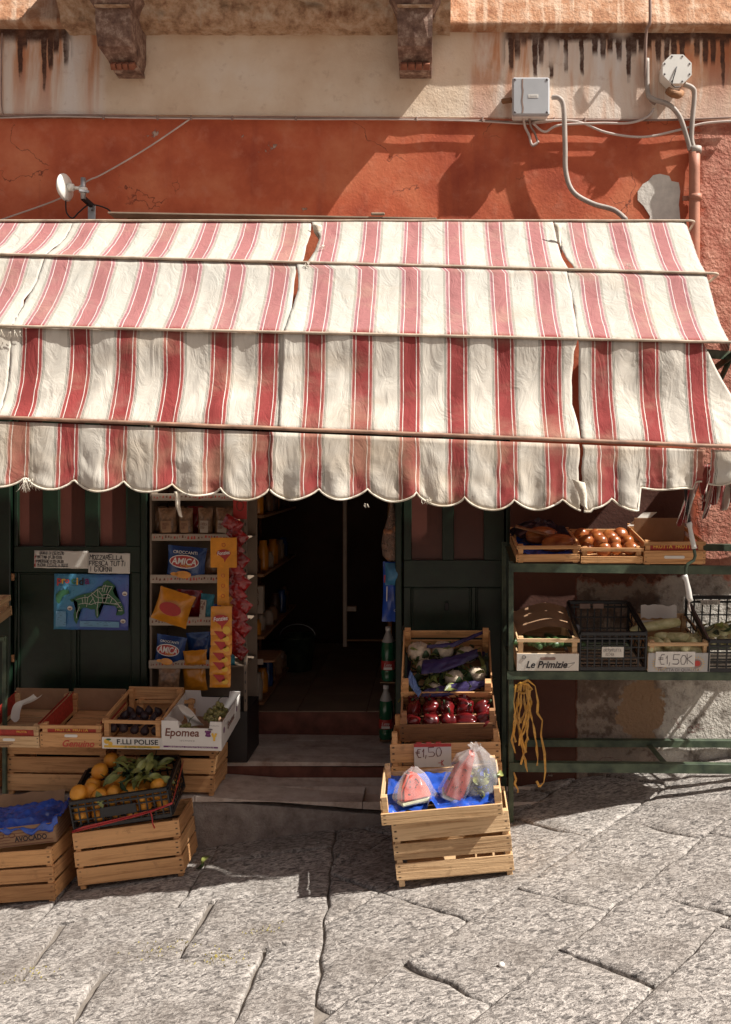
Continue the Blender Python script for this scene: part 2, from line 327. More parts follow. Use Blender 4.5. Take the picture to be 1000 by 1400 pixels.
# ------------------------------------------------------------------ mesh helpers
class MB:
    def __init__(s): s.v = []; s.f = []; s.m = []; s.sm = []; s.uv = None
    def add(s, vs, fs, mi=0, smooth=False, T=None):
        o = len(s.v)
        s.v += [tuple(T @ Vector(v)) if T else tuple(v) for v in vs]
        for f in fs: s.f.append(tuple(i+o for i in f)); s.m.append(mi); s.sm.append(smooth)
        return s
    def box(s, a, b, mi=0, c=.0015, T=None):
        v, f = cbox(Vector(a), Vector(b), c); return s.add(v, f, mi, False, T)
    def bar(s, p, q, wx, wz, mi=0, up=(0,0,1)):     # rectangular bar from p to q
        p = Vector(p); q = Vector(q); d = (q-p); L = d.length; d.normalize(); up = Vector(up)
        sx = d.cross(up); sx = sx.normalized() if sx.length > 1e-4 else Vector((1,0,0)); uz = sx.cross(d)
        T = Matrix((sx, d, uz)).transposed().to_4x4(); T.translation = p
        return s.box((-wx/2, 0, -wz/2), (wx/2, L, wz/2), mi, min(wx, wz)*.12, T)
    def tube(s, pts, r, n=8, mi=0, caps=True):
        pts = [Vector(p) for p in pts]; rr = r if isinstance(r, (list, tuple)) else [r]*len(pts)
        vs = []; prev = None
        for i, p in enumerate(pts):
            t = (pts[min(i+1, len(pts)-1)] - pts[max(i-1, 0)]).normalized()
            a = prev if prev is not None else (Vector((0,0,1)) if abs(t.z) < .9 else Vector((1,0,0)))
            a = (a - t*a.dot(t)).normalized(); prev = a; b = t.cross(a)
            for k in range(n):
                th = 2*math.pi*k/n; vs.append(p + (a*math.cos(th)+b*math.sin(th))*rr[i])
        fs = [(i*n+k, i*n+(k+1) % n, (i+1)*n+(k+1) % n, (i+1)*n+k) for i in range(len(pts)-1) for k in range(n)]
        if caps: fs += [tuple(range(n))[::-1], tuple(range((len(pts)-1)*n, len(pts)*n))]
        return s.add(vs, fs, mi, True)
    def lathe(s, prof, n=20, mi=0, T=None):          # prof: (r, z) about the z axis
        vs = [(r*math.cos(2*math.pi*k/n), r*math.sin(2*math.pi*k/n), z) for r, z in prof for k in range(n)]
        fs = [(i*n+k, i*n+(k+1) % n, (i+1)*n+(k+1) % n, (i+1)*n+k) for i in range(len(prof)-1) for k in range(n)]
        return s.add(vs, fs, mi, True, T)
    def grid(s, fn, nu, nv, mi=0, smooth=True):
        vs = [fn(i/nu, j/nv) for j in range(nv+1) for i in range(nu+1)]
        fs = [(j*(nu+1)+i, j*(nu+1)+i+1, (j+1)*(nu+1)+i+1, (j+1)*(nu+1)+i) for j in range(nv) for i in range(nu)]
        return s.add(vs, fs, mi, smooth)
    def prism(s, poly, y0, y1, mi=0):                # poly in (x,z), extruded along y; y0 is the front
        n = len(poly); vs = [(x, y0, z) for x, z in poly] + [(x, y1, z) for x, z in poly]
        fs = [tuple(range(n)), tuple(range(2*n-1, n-1, -1))] + [(i+n, (i+1) % n+n, (i+1) % n, i) for i in range(n)]
        return s.add(vs, fs, mi)
    def mesh(s, name, mats, fix=True):
        me = bpy.data.meshes.new(name); me.from_pydata(s.v, [], s.f)
        for m in (mats if isinstance(mats, list) else [mats]): me.materials.append(M[m] if isinstance(m, str) else m)
        me.polygons.foreach_set('material_index', s.m); me.polygons.foreach_set('use_smooth', s.sm)
        if fix:
            bm = bmesh.new(); bm.from_mesh(me); bmesh.ops.recalc_face_normals(bm, faces=bm.faces); bm.to_mesh(me); bm.free()
        me.update(); return me
    def build(s, name, mats, parent=None, loc=(0,0,0), rot=(0,0,0), fix=True):
        return link(name, s.mesh(name, mats, fix), parent, loc, rot)
def cbox(a, b, c):
    lo = Vector([min(a[i], b[i]) for i in range(3)]); hi = Vector([max(a[i], b[i]) for i in range(3)])
    c = min(c, min(hi-lo)*.3)
    vs = []; idx = {}
    for sx in (0,1):
        for sy in (0,1):
            for sz in (0,1):
                s = (sx,sy,sz)
                for ax in range(3):
                    p = [hi[i] if s[i] else lo[i] for i in range(3)]
                    for i in range(3):
                        if i != ax: p[i] += -c if s[i] else c
                    idx[(s,ax)] = len(vs); vs.append(tuple(p))
    fs = []
    def quad(ax, sv):
        o = [i for i in range(3) if i != ax]; r = []
        for q in ((0,0),(1,0),(1,1),(0,1)):
            t = [0,0,0]; t[ax] = sv; t[o[0]] = q[0]; t[o[1]] = q[1]; r.append(idx[(tuple(t), ax)])
        fs.append(tuple(r))
    for ax in range(3): quad(ax, 0); quad(ax, 1)
    for ax in range(3):     # edges parallel to ax
        o = [i for i in range(3) if i != ax]
        for q in ((0,0),(1,0),(1,1),(0,1)):
            t0 = [0,0,0]; t0[o[0]] = q[0]; t0[o[1]] = q[1]; t1 = list(t0); t1[ax] = 1; t0 = tuple(t0); t1 = tuple(t1)
            fs.append((idx[(t0,o[0])], idx[(t0,o[1])], idx[(t1,o[1])], idx[(t1,o[0])]))
    for sx in (0,1):
        for sy in (0,1):
            for sz in (0,1): fs.append(tuple(idx[((sx,sy,sz),a)] for a in range(3)))
    return vs, fs
def link(name, me, parent=None, loc=(0,0,0), rot=(0,0,0)):
    o = bpy.data.objects.new(name, me); C.objects.link(o); o.location = loc; o.rotation_euler = rot
    if parent is not None: o.parent = parent
    return o
def thing(name, label, cat, loc=(0,0,0), rot=(0,0,0), group=None):
    o = bpy.data.objects.new(name, None); C.objects.link(o); o.empty_display_size = .05
    o.location = loc; o.rotation_euler = rot; o['label'] = label; o['category'] = cat
    if group: o['group'] = group
    return o
def tag(o, label, cat, group=None):
    o['label'] = label; o['category'] = cat
    if group: o['group'] = group
    return o
def struct(o): o['kind'] = 'structure'; return o
def WM(o): return Matrix.Translation(o.location) @ o.rotation_euler.to_matrix().to_4x4()
_cache = {}
def slab_mesh(sx, sy, sz, mat, c=.0012):       # shared chamfered box, corner-centred
    k = (round(sx,4), round(sy,4), round(sz,4), mat, c)
    if k not in _cache: _cache[k] = MB().box((-sx/2,-sy/2,-sz/2), (sx/2,sy/2,sz/2), 0, c).mesh('board', mat)
    return _cache[k]
def piece(name, size, mat, parent, loc, rot=(0,0,0)):
    return link(name, slab_mesh(*size, mat), parent, loc, rot)

# lettering ---------------------------------------------------------
def text(body, mat, parent, x, y, z, width, height=None, shear=0, name='lettering', bold=0.0, rot=0, side=False):
    cu = bpy.data.curves.new('t', 'FONT'); cu.body = body; cu.size = 1; cu.shear = shear; cu.offset = bold; cu.align_x = 'CENTER'; cu.align_y = 'CENTER'; cu.resolution_u = 3
    ob = bpy.data.objects.new('t', cu); C.objects.link(ob)
    me = bpy.data.meshes.new_from_object(ob); bpy.data.objects.remove(ob); bpy.data.curves.remove(cu)
    xs = [v.co.x for v in me.vertices]; ys = [v.co.y for v in me.vertices]
    if not xs: return None
    k = width/(max(xs)-min(xs)); kz = k if height is None else height/(max(ys)-min(ys))
    mx = (max(xs)+min(xs))/2; my = (max(ys)+min(ys))/2; cr, sr = math.cos(rot), math.sin(rot)
    for v in me.vertices:
        a, b = (v.co.x-mx)*k, (v.co.y-my)*kz; a, b = a*cr-b*sr, a*sr+b*cr
        v.co = (x, y+a, z+b) if side else (x+a, y, z+b)
    me.materials.append(M[mat]); me.update()
    return link(name, me, parent)
GL = {'A':'00-25-26-40;12-32','B':'00-06-26-35-24-04;24-43-41-30-00','C':'45-36-16-05-01-10-30-41','D':'00-06-26-44-42-20-00','E':'40-00-06-46;03-33',
 'F':'00-06-46;03-33','G':'45-36-16-05-01-10-30-42-22','I':'20-26','L':'06-00-40','M':'00-06-23-46-40','N':'00-06-40-46','O':'10-30-42-44-36-16-04-02-10',
 'P':'00-06-36-45-34-03','R':'00-06-36-45-34-03;23-40','S':'45-36-16-05-04-42-41-30-10-01','T':'20-26;06-46','U':'06-01-10-30-41-46','Z':'06-46-00-40','-':'03-43',
 '0':'10-30-42-44-36-16-04-02-10','1':'04-26-20','2':'05-16-36-45-44-00-40','3':'06-46-23-43-41-30-10-01','5':'46-06-03-33-42-41-30-00','7':'06-46-10','.':'20-21','/':'00-46',
 'K':'00-06;36-03-30','k':'00-06;35-03-40','€':'46-26-14-12-20-40;04-34;03-33',',':'11-0/','V':'06-20-46','H':'00-06;40-46;03-43',' ':''}
def handwriting(lines, mat, parent, x0, y, z0, ch, lh, pen=.0018, jit=.10, name='handwriting', seed=1, slope=0.0, asp=.62):
    rnd = random.Random(seed); mb = MB()
    for li, (s, dx, k) in enumerate(lines):
        x = x0+dx; z = z0 - li*lh
        for chh in s:
            hgt = ch*k*rnd.uniform(.88, 1.1); wd = hgt*asp; sl = rnd.uniform(-.05, .12)
            for st in GL.get(chh, '').split(';'):
                pts = []
                for q in st.split('-'):
                    if len(q) < 2 : continue
                    a, b = int(q[0]), (-1 if q[1] == '/' else int(q[1]))
                    u = a/4*wd*(.35 if chh in 'I.1,' else .8)+rnd.uniform(-jit, jit)*wd*.3; v = b/6*hgt+rnd.uniform(-jit, jit)*hgt*.25
                    pts.append(Vector((x+u+v*sl, 0, z+v+(x+u-x0)*slope)))
                for p, q in zip(pts, pts[1:]):
                    d = q-p
                    if d.length < 1e-5: continue
                    n_ = Vector((-d.z, 0, d.x)).normalized()*pen*.5*rnd.uniform(.8, 1.25); e = d.normalized()*pen*.4
                    mb.add([tuple(a+Vector((0,y,0))) for a in (p-n_-e, q-n_+e, q+n_+e, p+n_-e)], [(0,1,2,3)])
            x += wd*(.5 if chh in 'I.,1' else (.75 if chh == ' ' else 1.05))
    return mb.build(name, mat, parent, fix=False)

# ================================================================== SETTING
def nz(x, y=0, z=0): return noise.noise(Vector((x, y, z)))
# ---- street
ground = MB()
X0, X1 = -3.6, 3.2
ground.add([(-60,-60,gz(-60)-.018),(60,-60,gz(60)-.018),(60,1.2,gz(60)-.018),(-60,1.2,gz(-60)-.018)], [(0,1,2,3)])
go = struct(ground.build('street', 'mortar', fix=False))
def clip(poly, a, b, c):       # keep a*x+b*y+c >= 0
    r = []
    for i in range(len(poly)):
        p, q = poly[i], poly[(i+1) % len(poly)]; dp = a*p[0]+b*p[1]+c; dq = a*q[0]+b*q[1]+c
        if dp >= 0: r.append(p)
        if dp*dq < 0: t = dp/(dp-dq); r.append((p[0]+(q[0]-p[0])*t, p[1]+(q[1]-p[1])*t))
    return r
def area(p): return abs(sum(p[i][0]*p[(i+1)%len(p)][1]-p[(i+1)%len(p)][0]*p[i][1] for i in range(len(p))))/2
def slab(poly, dz, tx, ty):
    n = len(poly); cx = sum(p[0] for p in poly)/n; cy = sum(p[1] for p in poly)/n
    bm = bmesh.new(); ring = []
    for i in range(n):
        p, q = Vector(poly[i]), Vector(poly[(i+1) % n]); L = (q-p).length; k = max(1, int(L/.045))
        for j in range(k): ring.append(p+(q-p)*(j/k))
    g_ = .0062
    def inset(v, d):
        c = Vector((cx, cy)); u = (v-c); return c + u*(1-d/max(u.length, .05))
    ring = [inset(v, g_) + Vector((nz(v.x*9, v.y*9, 3), nz(v.x*9, v.y*9, 8)))*.017 for v in ring]
    rings = []
    for d, h in ((0, -.03), (0, -.004), (.012, .0), (.05, .002)):
        rings.append([bm.verts.new((*(inset(v, d)), h)) for v in ring])
    m = len(ring)
    for a, b in zip(rings, rings[1:]):
        for i in range(m): bm.faces.new((a[i], a[(i+1) % m], b[(i+1) % m], b[i]))
    top = bm.faces.new(rings[-1])
    r = bmesh.ops.triangulate(bm, faces=[top])
    es = list({e for f in r['faces'] for e in f.edges if e.calc_length() > .09})
    bmesh.ops.subdivide_edges(bm, edges=es, cuts=4, use_grid_fill=True)
    es = [e for e in bm.edges if e.calc_length() > .075]
    if es: bmesh.ops.subdivide_edges(bm, edges=es, cuts=1)
    bmesh.ops.triangulate(bm, faces=[f for f in bm.faces if len(f.verts) > 4])
    for v in bm.verts:
        x, y = v.co.x, v.co.y
        if v.co.z > -.02:
            v.co.z += .006*nz(x*5, y*5) + .004*nz(x*19, y*19) + dz + tx*(x-cx) + ty*(y-cy)
        v.co.z += gz(x)
        v.co.x -= cx; v.co.y -= cy; v.co.z -= gz(cx)
    for f in bm.faces: f.smooth = True
    bmesh.ops.recalc_face_normals(bm, faces=bm.faces)
    me = bpy.data.meshes.new('paving_slab'); bm.to_mesh(me); bm.free(); me.materials.append(M['street'])
    return link('paving_slab', me, go, (cx, cy, gz(cx)))
rs = random.Random(5)
slabs = []
s45 = math.sqrt(.5)
rot45 = lambda u, v: (u*s45 - v*s45 + .242, u*s45 + v*s45 - 1.684)    # u runs towards the wall and right, v left
vv = -3.2
row = 0
while vv < 3.6:
    wv = rs.uniform(.38, .50); uu = -4.2 + (row % 2)*.31 + rs.uniform(0, .2)
    while uu < 3.4:
        lu = rs.uniform(.45, .85)
        j = lambda: rs.uniform(-.018, .018)
        q = [rot45(uu+j(), vv), rot45(uu+lu+j(), vv), rot45(uu+lu+j(), vv+wv), rot45(uu+j(), vv+wv)]
        q = clip(clip(clip(clip(q, 1, .06, .50), -1, 0, 2.9), 0, -1, .02), 0, 1, 3.4)
        if len(q) > 2 and area(q) > .012: slabs.append(q)
        uu += lu
    vv += wv; row += 1
yy = .02
while yy > -3.4:
    h = rs.uniform(.42, .58); xx = -3.5 + rs.uniform(0, .4)
    while xx < -.4:
        l_ = rs.uniform(.6, 1.0)
        sk = rs.uniform(-.03, .03)
        q = [(xx, yy-h), (xx+l_, yy-h), (xx+l_+sk, yy), (xx+sk, yy)]
        q = clip(q, -1, -.06, -.50)
        if len(q) > 2 and area(q) > .012: slabs.append(q)
        xx += l_
    yy -= h
for q in slabs: slab(q, rs.uniform(-.003, .005), rs.uniform(-.006, .006), rs.uniform(-.006, .006))

# added unseen wall across the street, behind the camera: closes off the low sky
oh = MB(); oh.box((-14, -9.6, -3), (14, -9.2, 2.4), 0, .02); struct(oh.build('added_sky_blocker_wall', 'cornice'))
# ---- facade wall with the shop opening (leaves the opening X -2.33..0.43, below z 2.35)
OX0, OX1, OZ = -2.42, .425, 2.36
wl = MB()
def wallgrid(mb, x0, x1, z0, z1, y=0, st=.05, amp=.004, mi=0):
    nu = max(1, int((x1-x0)/st)); nv = max(1, int((z1-z0)/st))
    def fn(a, b):
        x = x0+(x1-x0)*a; z = z0+(z1-z0)*b; e = 1
        return (x, y + amp*nz(x*2.3, z*2.3) + amp*.5*nz(x*9, z*9) - amp*.75, z)
    mb.grid(fn, nu, nv, mi)
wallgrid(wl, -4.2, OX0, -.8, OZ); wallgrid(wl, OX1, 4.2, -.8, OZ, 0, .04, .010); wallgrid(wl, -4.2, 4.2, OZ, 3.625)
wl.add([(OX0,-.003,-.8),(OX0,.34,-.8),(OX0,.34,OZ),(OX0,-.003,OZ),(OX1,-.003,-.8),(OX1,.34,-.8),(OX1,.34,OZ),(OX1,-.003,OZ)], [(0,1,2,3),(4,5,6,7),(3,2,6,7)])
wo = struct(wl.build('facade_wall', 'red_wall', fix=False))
up = MB(); up.box((-4.2, .006, 3.62), (4.2, .3, 6.2)); up.box((-4.2, .3, 2.45), (4.2, .34, 6.2)); up.box((-4.2,.3,-.8),(-2.66,.34,2.45)); up.box((1.2,.3,-.8),(4.2,.34,2.45))
struct(up.build('upper_wall', 'cornice'))
# tan frieze, standing a little proud of the red wall; its foot drops slightly to the right
fz = MB()
def frz(a, b):
    x = -4.2+8.4*a; z = 3.636-.0085*(x) - .012 + (4.12-3.63)*b
    return (x, -.022 - .004*nz(x*2, z*3) - .002*nz(x*12, z*12), z)
fz.grid(frz, 170, 12)
fz.grid(lambda a, b: (-4.2+8.4*a, -.022*(1-b)+.004*b - (.004*nz((-4.2+8.4*a)*2, 0) if b == 0 else 0), 3.624-.0085*(-4.2+8.4*a)), 170, 1)
struct(fz.build('tan_frieze', 'tan', fix=False))
# cornice moulding (left and right of the balcony)
def cornice(x0, x1, name):
    prof = [(-.02,4.080),(-.085,4.083),(-.092,4.090),(-.090,4.112),(-.082,4.116),(-.080,4.165),(-.070,4.170),(-.067,4.215),(-.056,4.220),(-.054,4.30),(-.045,4.304),(-.043,4.40),(.02,4.41)]
    mb = MB(); n = int((x1-x0)/.03)
    def fn(a, b):
        i = b*(len(prof)-1); k = int(round(i)); y, z = prof[k]; x = x0+(x1-x0)*a
        return (x, y-.005*nz(x*7, z*9), z+.004*nz(x*6, z*5, 4)-.006*x)
    mb.grid(fn, n, len(prof)-1)
    return struct(mb.build(name, 'cornice', fix=False))
cornice(-4.2, -1.86, 'cornice'); cornice(.10, 4.2, 'cornice')
# balcony slab with eroded underside
bs = MB()
bprof = [(-.0,4.060),(-.10,4.066),(-.135,4.078),(-.16,4.10),(-.175,4.125),(-.185,4.15),(-.235,4.160),(-.245,4.172),(-.25,4.19),(-.26,4.195),(-.37,4.205),(-.39,4.24),(-.40,4.28),(-.40,4.42),(.0,4.43)]
BX0, BX1 = -1.93, .10
def bfn(a, b):
    k = int(round(b*(len(bprof)-1))); y, z = bprof[k]; x = BX0+(BX1-BX0)*a
    r = 1 if 1 <= k <= 5 else .3
    return (x, y - .026*r*nz(x*8, z*22) - .016*r*nz(x*19, z*50), z + .016*r*nz(x*11, y*14, 6) + .013*r*nz(x*27, y*33, 2))
bs.grid(bfn, 260, len(bprof)-1)
for xe in (BX0, BX1):
    pr = [(bfn(0 if xe == BX0 else 1, k/(len(bprof)-1))) for k in range(len(bprof))]
    bs.add(pr, [tuple(range(len(pr)))])
balc = bs.build('balcony_slab', 'slab_rough'); tag(balc, 'eroded stone balcony slab with crumbling underside above the tan frieze', 'balcony')
def corbel(px0, px1, label, skew):
    mb = MB(); s = 1224/(D0-.28)
    # (z, half width, y front)
    xc = (px0+px1)/2; X = (xc-FX)/s
    prof = [(4.175,.134,-.335),(4.145,.132,-.33),(4.125,.120,-.315),(4.10,.106,-.30),(4.09,.100,-.29),(4.08,.088,-.275),(4.02,.090,-.275),(3.935,.088,-.262),(3.90,.087,-.245),(3.86,.086-skew,-.17),(3.83,.084-skew,-.10)]
    nx = 8
    def fn(a, b):
        k = int(round(b*(len(prof)-1))); z, hw, y = prof[k]
        # across: left side back -> front -> right side back
        q = a*(nx+4)
        if q <= 2: x = -hw; yy = -.0 + y*(q/2)
        elif q >= nx+2: x = hw; yy = y*(1-(q-nx-2)/2)
        else: x = -hw+2*hw*(q-2)/nx; yy = y
        sk = skew*.9*(max(0, k-8)/2)
        return (X+x+sk+.004*nz(z*20, x*20), yy-.006*nz(x*30, z*24, 1), z+.003*nz(x*25, z*20, 5))
    mb.grid(fn, nx+4, len(prof)-1, 0, False)
    z, hw, y = prof[-1]; sk = skew*.9
    mb.add([(X-hw+sk, 0, z), (X+hw+sk, 0, z), (X+hw+sk, y, z), (X-hw+sk, y, z)], [(0,1,2,3)])
    t = thing('stone_corbel', label, 'corbel', (X, 0, 3.83))
    o = mb.build('bracket_block', 'corbel', t, (-X, 0, -3.83), fix=False)
    b2 = MB()
    for i in range(4):
        xa = -hw+sk+.006+i*(2*hw-.012)/4; b2.box((xa+.002, -.215, .0), (xa+(2*hw-.012)/4-.003, -.13, .028), 0, .004)
    for i in range(4):
        xa = -hw+sk+.006+i*(2*hw-.012)/4
        piece('brick', ((2*hw-.012)/4-.005, .09, .030), 'corbel_brick', t, (xa+(2*hw-.012)/8, -.150, .016), (R(38), 0, 0))
    rg = MB()
    for zz in (4.082, 4.118): rg.box((X-.088, -.298+(.0 if zz < 4.1 else -.018), zz-.004), (X+.088, -.26, zz+.004), 0, .002)
    rg.build('ridge', 'slab_rough', t, (-X, 0, -3.83))
    return t
corbel(116, 192, 'dark weathered stone corbel with broken corner, left under the balcony', .016)
corbel(534, 601, 'dark weathered stone corbel with flaking white edge, right under the balcony', 0.0)

# ---- shop interior
rm = MB()
RX0, RX1, RY, RZ = -2.6, 1.1, 2.9, 2.44
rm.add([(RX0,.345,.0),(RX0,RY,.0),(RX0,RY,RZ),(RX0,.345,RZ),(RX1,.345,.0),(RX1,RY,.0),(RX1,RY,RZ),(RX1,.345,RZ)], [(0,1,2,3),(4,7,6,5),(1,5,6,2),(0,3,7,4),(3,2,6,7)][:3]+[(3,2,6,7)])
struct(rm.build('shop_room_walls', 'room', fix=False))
fl = MB(); fl.box((RX0, .591, .12), (RX1, RY, .279), 0, .003)
flo = struct(fl.build('shop_floor', 'riser'))
for i in range(7):
    for j in range(5):
        piece('floor_tile', (.415, .415, .006), 'tile', flo, (-1.86+i*.42, .80+j*.42, .2825))
# steps
def tread_z(x): return .088 if x < -1.17 else .088 - (x+1.17)*.077
st = MB()
def steps_box(mb, x0, x1, y0, y1, z0, z1, tilt, mi=0, n=24):
    f = lambda x, z: z - (tilt*(x+1.17) if x > -1.17 else 0)
    for k in range(n):
        a = x0+(x1-x0)*k/n; b = x0+(x1-x0)*(k+1)/n
        r = lambda x, q: .003*nz(x*9, q*7)
        v = [(a,y0+r(a,z0),z0),(b,y0+r(b,z0),z0),(b,y1,z0),(a,y1,z0),(a,y0+r(a,z1),f(a,z1)+r(a,3)),(b,y0+r(b,z1),f(b,z1)+r(b,3)),(b,y1,f(b,z1)),(a,y1,f(a,z1))]
        mb.add(v, [(0,1,5,4),(4,5,6,7),(2,3,7,6)] + ([(0,4,7,3)] if k == 0 else []) + ([(1,2,6,5)] if k == n-1 else []), mi)
f1 = MB(); steps_box(f1, -3.0, .62, -.25, .085, -.6, .058, .077)
struct(f1.build('lower_step_base', 'step_face', fix=False))
t1 = MB()
for xa, xb in ((-3.0, -1.20), (-1.196, -.35), (-.346, .63)): steps_box(t1, xa, xb, -.268, -.055, .060, .088, .077, n=12)
for xa, xb in ((-3.0, -1.20), (-1.196, .63)): steps_box(t1, xa, xb, -.048, .086, .060, .086, .077, n=12)
struct(t1.build('lower_step_tread', 'marble', fix=False))
f2 = MB(); steps_box(f2, -2.42, .43, .095, .6, -.1, .124, .012); struct(f2.build('upper_step_riser', 'riser', fix=False))
t2 = MB()
ys = [.078, .20, .210, .33, .340, .47, .480, .588]
for k in range(4): steps_box(t2, -2.42, .44, ys[2*k], ys[2*k+1], .126, .153-.001*k, .012)
struct(t2.build('upper_step_tread', 'marble', fix=False))

# ================================================================== AWNING
rowY = [-.30, -.64, -.963, -1.08]
def row_y_px(i, px): return [303+.0*px, 349+.0268*px, 447+.0225*px, 572+.0400*px][i]
def row_pt(i, X):
    Y = rowY[i]; s = 1224/(D0+Y); px = FX+X*s
    return Vector((X, Y, CZ+(HZ-row_y_px(i, px))/s))
XE = 1.28
def wrap(p, X, i):
    if X <= XE: return Vector((X, p.y, p.z))
    e = X-XE; return Vector((XE+e*.30, min(p.y+e*.95, -.03), p.z+e*.02))
def sag(seg): return [.022, .030, .040][seg]
def can_pt(X, v, off=0.0):           # v in 0..3
    seg = min(int(v), 2); t = v-seg
    Xc = min(X, XE) if seg < 2 else X
    a, b = row_pt(seg, Xc), row_pt(seg+1, Xc); p = a.lerp(b, t)
    d = (b-a).normalized(); nrm = Vector((0, d.z, -d.y)).normalized()
    if nrm.y > 0: nrm = -nrm
    s = math.sin(math.pi*t)
    wr = .010*nz(X*5, v*1.6)+.006*nz(X*15+v*2.5, v*2.6, 3)+.0035*nz(X*30+v*11, v*5, 9)+.004*max(0, math.sin((X*.8+v)*19+3*nz(X*2, v)))*max(0, nz(X*3.1, v*2, 5))*2
    if v > 2: wr *= 1.5
    p = p - nrm*sag(seg)*s + nrm*wr*min(1, s*2.2)
    p = (wrap(p, X, seg) if seg < 2 else p) + nrm*off
    if seg == 2: p.x += .010*s*nz(X*3, 4)
    return p
def drop(X):
    fr = ((X+1.275)/SP) % 1.0
    d = .226 + .050*(1+.45*nz(X*1.7, 9))*abs(math.sin(math.pi*fr))**.62 + .022*nz(X*1.9, 5) + .006*nz(X*9, 6)
    if X > .66: d = .215 + .05*abs(math.sin(math.pi*fr))**.7
    if X > .86: d = .17 + .02*nz(X*8, 2)
    if X > 1.10: d = .15-.12*(X-1.10)+.03*nz(X*12, 2)
    return d
def val_pt(X, t, off=0.0):
    q = row_pt(3, X); D_ = drop(X)*t
    y = -1.088 - .020*t - .012*math.sin(X*31+nz(X*4)*4)*t - .010*nz(X*14, t*3, 7)*t - .007*nz(X*34, t*7, 2)*t
    if X > .70: y += .10*t*max(0, nz(X*5, 1, 5)) + .05*t*t*(X-.7)
    x = X + .006*nz(X*9, t*4)
    p = Vector((x, y, q.z-.012-D_))
    return p + Vector((0, -off, 0))
class UVGrid:
    def __init__(s): s.v = []; s.uv = []; s.f = []
    def surf(s, pf, uvf, nu, nv):
        o = len(s.v)
        for j in range(nv+1):
            for i in range(nu+1): s.v.append(pf(i/nu, j/nv)); s.uv.append(uvf(i/nu, j/nv))
        for j in range(nv):
            for i in range(nu): s.f.append((o+j*(nu+1)+i, o+j*(nu+1)+i+1, o+(j+1)*(nu+1)+i+1, o+(j+1)*(nu+1)+i))
    def build(s, name, mats, parent, thick=.0015):
        me = bpy.data.meshes.new(name); me.from_pydata([tuple(v) for v in s.v], [], s.f)
        ul = me.uv_layers.new(name='UVMap')
        for lp in me.loops: ul.data[lp.index].uv = s.uv[lp.vertex_index]
        for p in me.polygons: p.use_smooth = True
        me.materials.append(M[mats]); me.update()
        o = link(name, me, parent); md = o.modifiers.new('cloth_thickness', 'SOLIDIFY'); md.thickness = thick; md.offset = 0
        return o
aw = thing('shop_awning', 'wide faded red and cream striped canvas awning with torn scalloped valance over the shop front', 'awning', (0, 0, 0))
def interp(pts, t):
    for (a, x), (b, y) in zip(pts, pts[1:]):
        if t <= b: return x + (y-x)*(t-a)/max(1e-6, b-a)
    return pts[-1][1]
L = -2.95
edges = [  # canvas strips: left edge X(v), right edge X(v), offset, stripe shift
    ([(0,L),(3,L)], [(0,-1.797),(.55,-1.800),(.65,-1.812),(1,-1.795),(1.4,-1.803),(1.55,-1.822),(1.7,-1.80),(2,-1.80),(3,-1.805)], .0, 0.0),
    ([(0,-1.800),(.9,-1.803),(1,-1.792),(1.5,-1.81),(2,-1.808),(2.4,-1.80),(3,-1.81)], [(0,-.602),(.25,-.598),(.5,-.606),(1,-.600),(1.02,-.622),(1.25,-.628),(1.6,-.622),(2,-.60),(2.5,-.575),(3,-.60)], .0, 0.0),
    ([(0,-.602),(.10,-.592),(.3,-.545),(.45,-.552),(.7,-.560),(1,-.577),(1.02,-.625),(1.15,-.612),(1.35,-.606),(1.6,-.617),(2,-.633),(2.5,-.640),(3,-.634)], [(0,.607),(.12,.617),(.4,.618),(.7,.622),(1,.640),(1.02,.628),(1.3,.640),(1.7,.636),(2,.630),(2.1,.612),(2.35,.602),(2.6,.600),(2.8,.618),(3,.622)], .006, 0.0),
    ([(0,.607),(.12,.634),(.3,.632),(.5,.634),(.7,.645),(.9,.668),(1,.662),(1.02,.628),(1.3,.638),(1.55,.643),(1.7,.634),(2,.630),(2.1,.632),(2.5,.630),(3,.625)], None, .003, -.012)]
endX = [(0,1.28+.26),(1,1.28+.60),(1.97,1.28+.90),(2,1.165),(2.3,1.235),(2.5,1.29),(2.65,1.42),(2.8,1.60),(3,1.72)]
for (le, re, off, sh) in edges:
    uvg = UVGrid(); rer = re or endX
    for seg in range(3):
        wid = interp(rer, seg+.5)-interp(le, seg+.5); nu = max(20, int(wid/.0125)); nv = [12, 14, 18][seg]
        def pf(a, b, seg=seg):
            v = seg + min(max(b, .0001), .9999)
            vv_ = seg+b
            xl, xr = interp(le, max(vv_, seg+.02) if seg else vv_), interp(rer, min(vv_, 1.97) if (rer is endX and seg < 2) else max(vv_, 2.0001) if (rer is endX) else max(vv_, seg+.02) if seg else vv_)
            X = xl+(xr-xl)*a
            ragged = .0022*nz(vv_*60, xl*9) if a in (0, 1) else 0
            return can_pt(X+ragged, v, off)
        def uf(a, b, seg=seg):
            vv_ = seg+b
            xl, xr = interp(le, vv_), interp(rer, min(vv_, 1.97) if (rer is endX and seg < 2) else max(vv_, 2.0001) if rer is endX else vv_)
            return (xl+(xr-xl)*a+sh, vv_)
        uvg.surf(pf, uf, nu, nv)
    uvg.build('canopy_panel', 'fabric', aw)
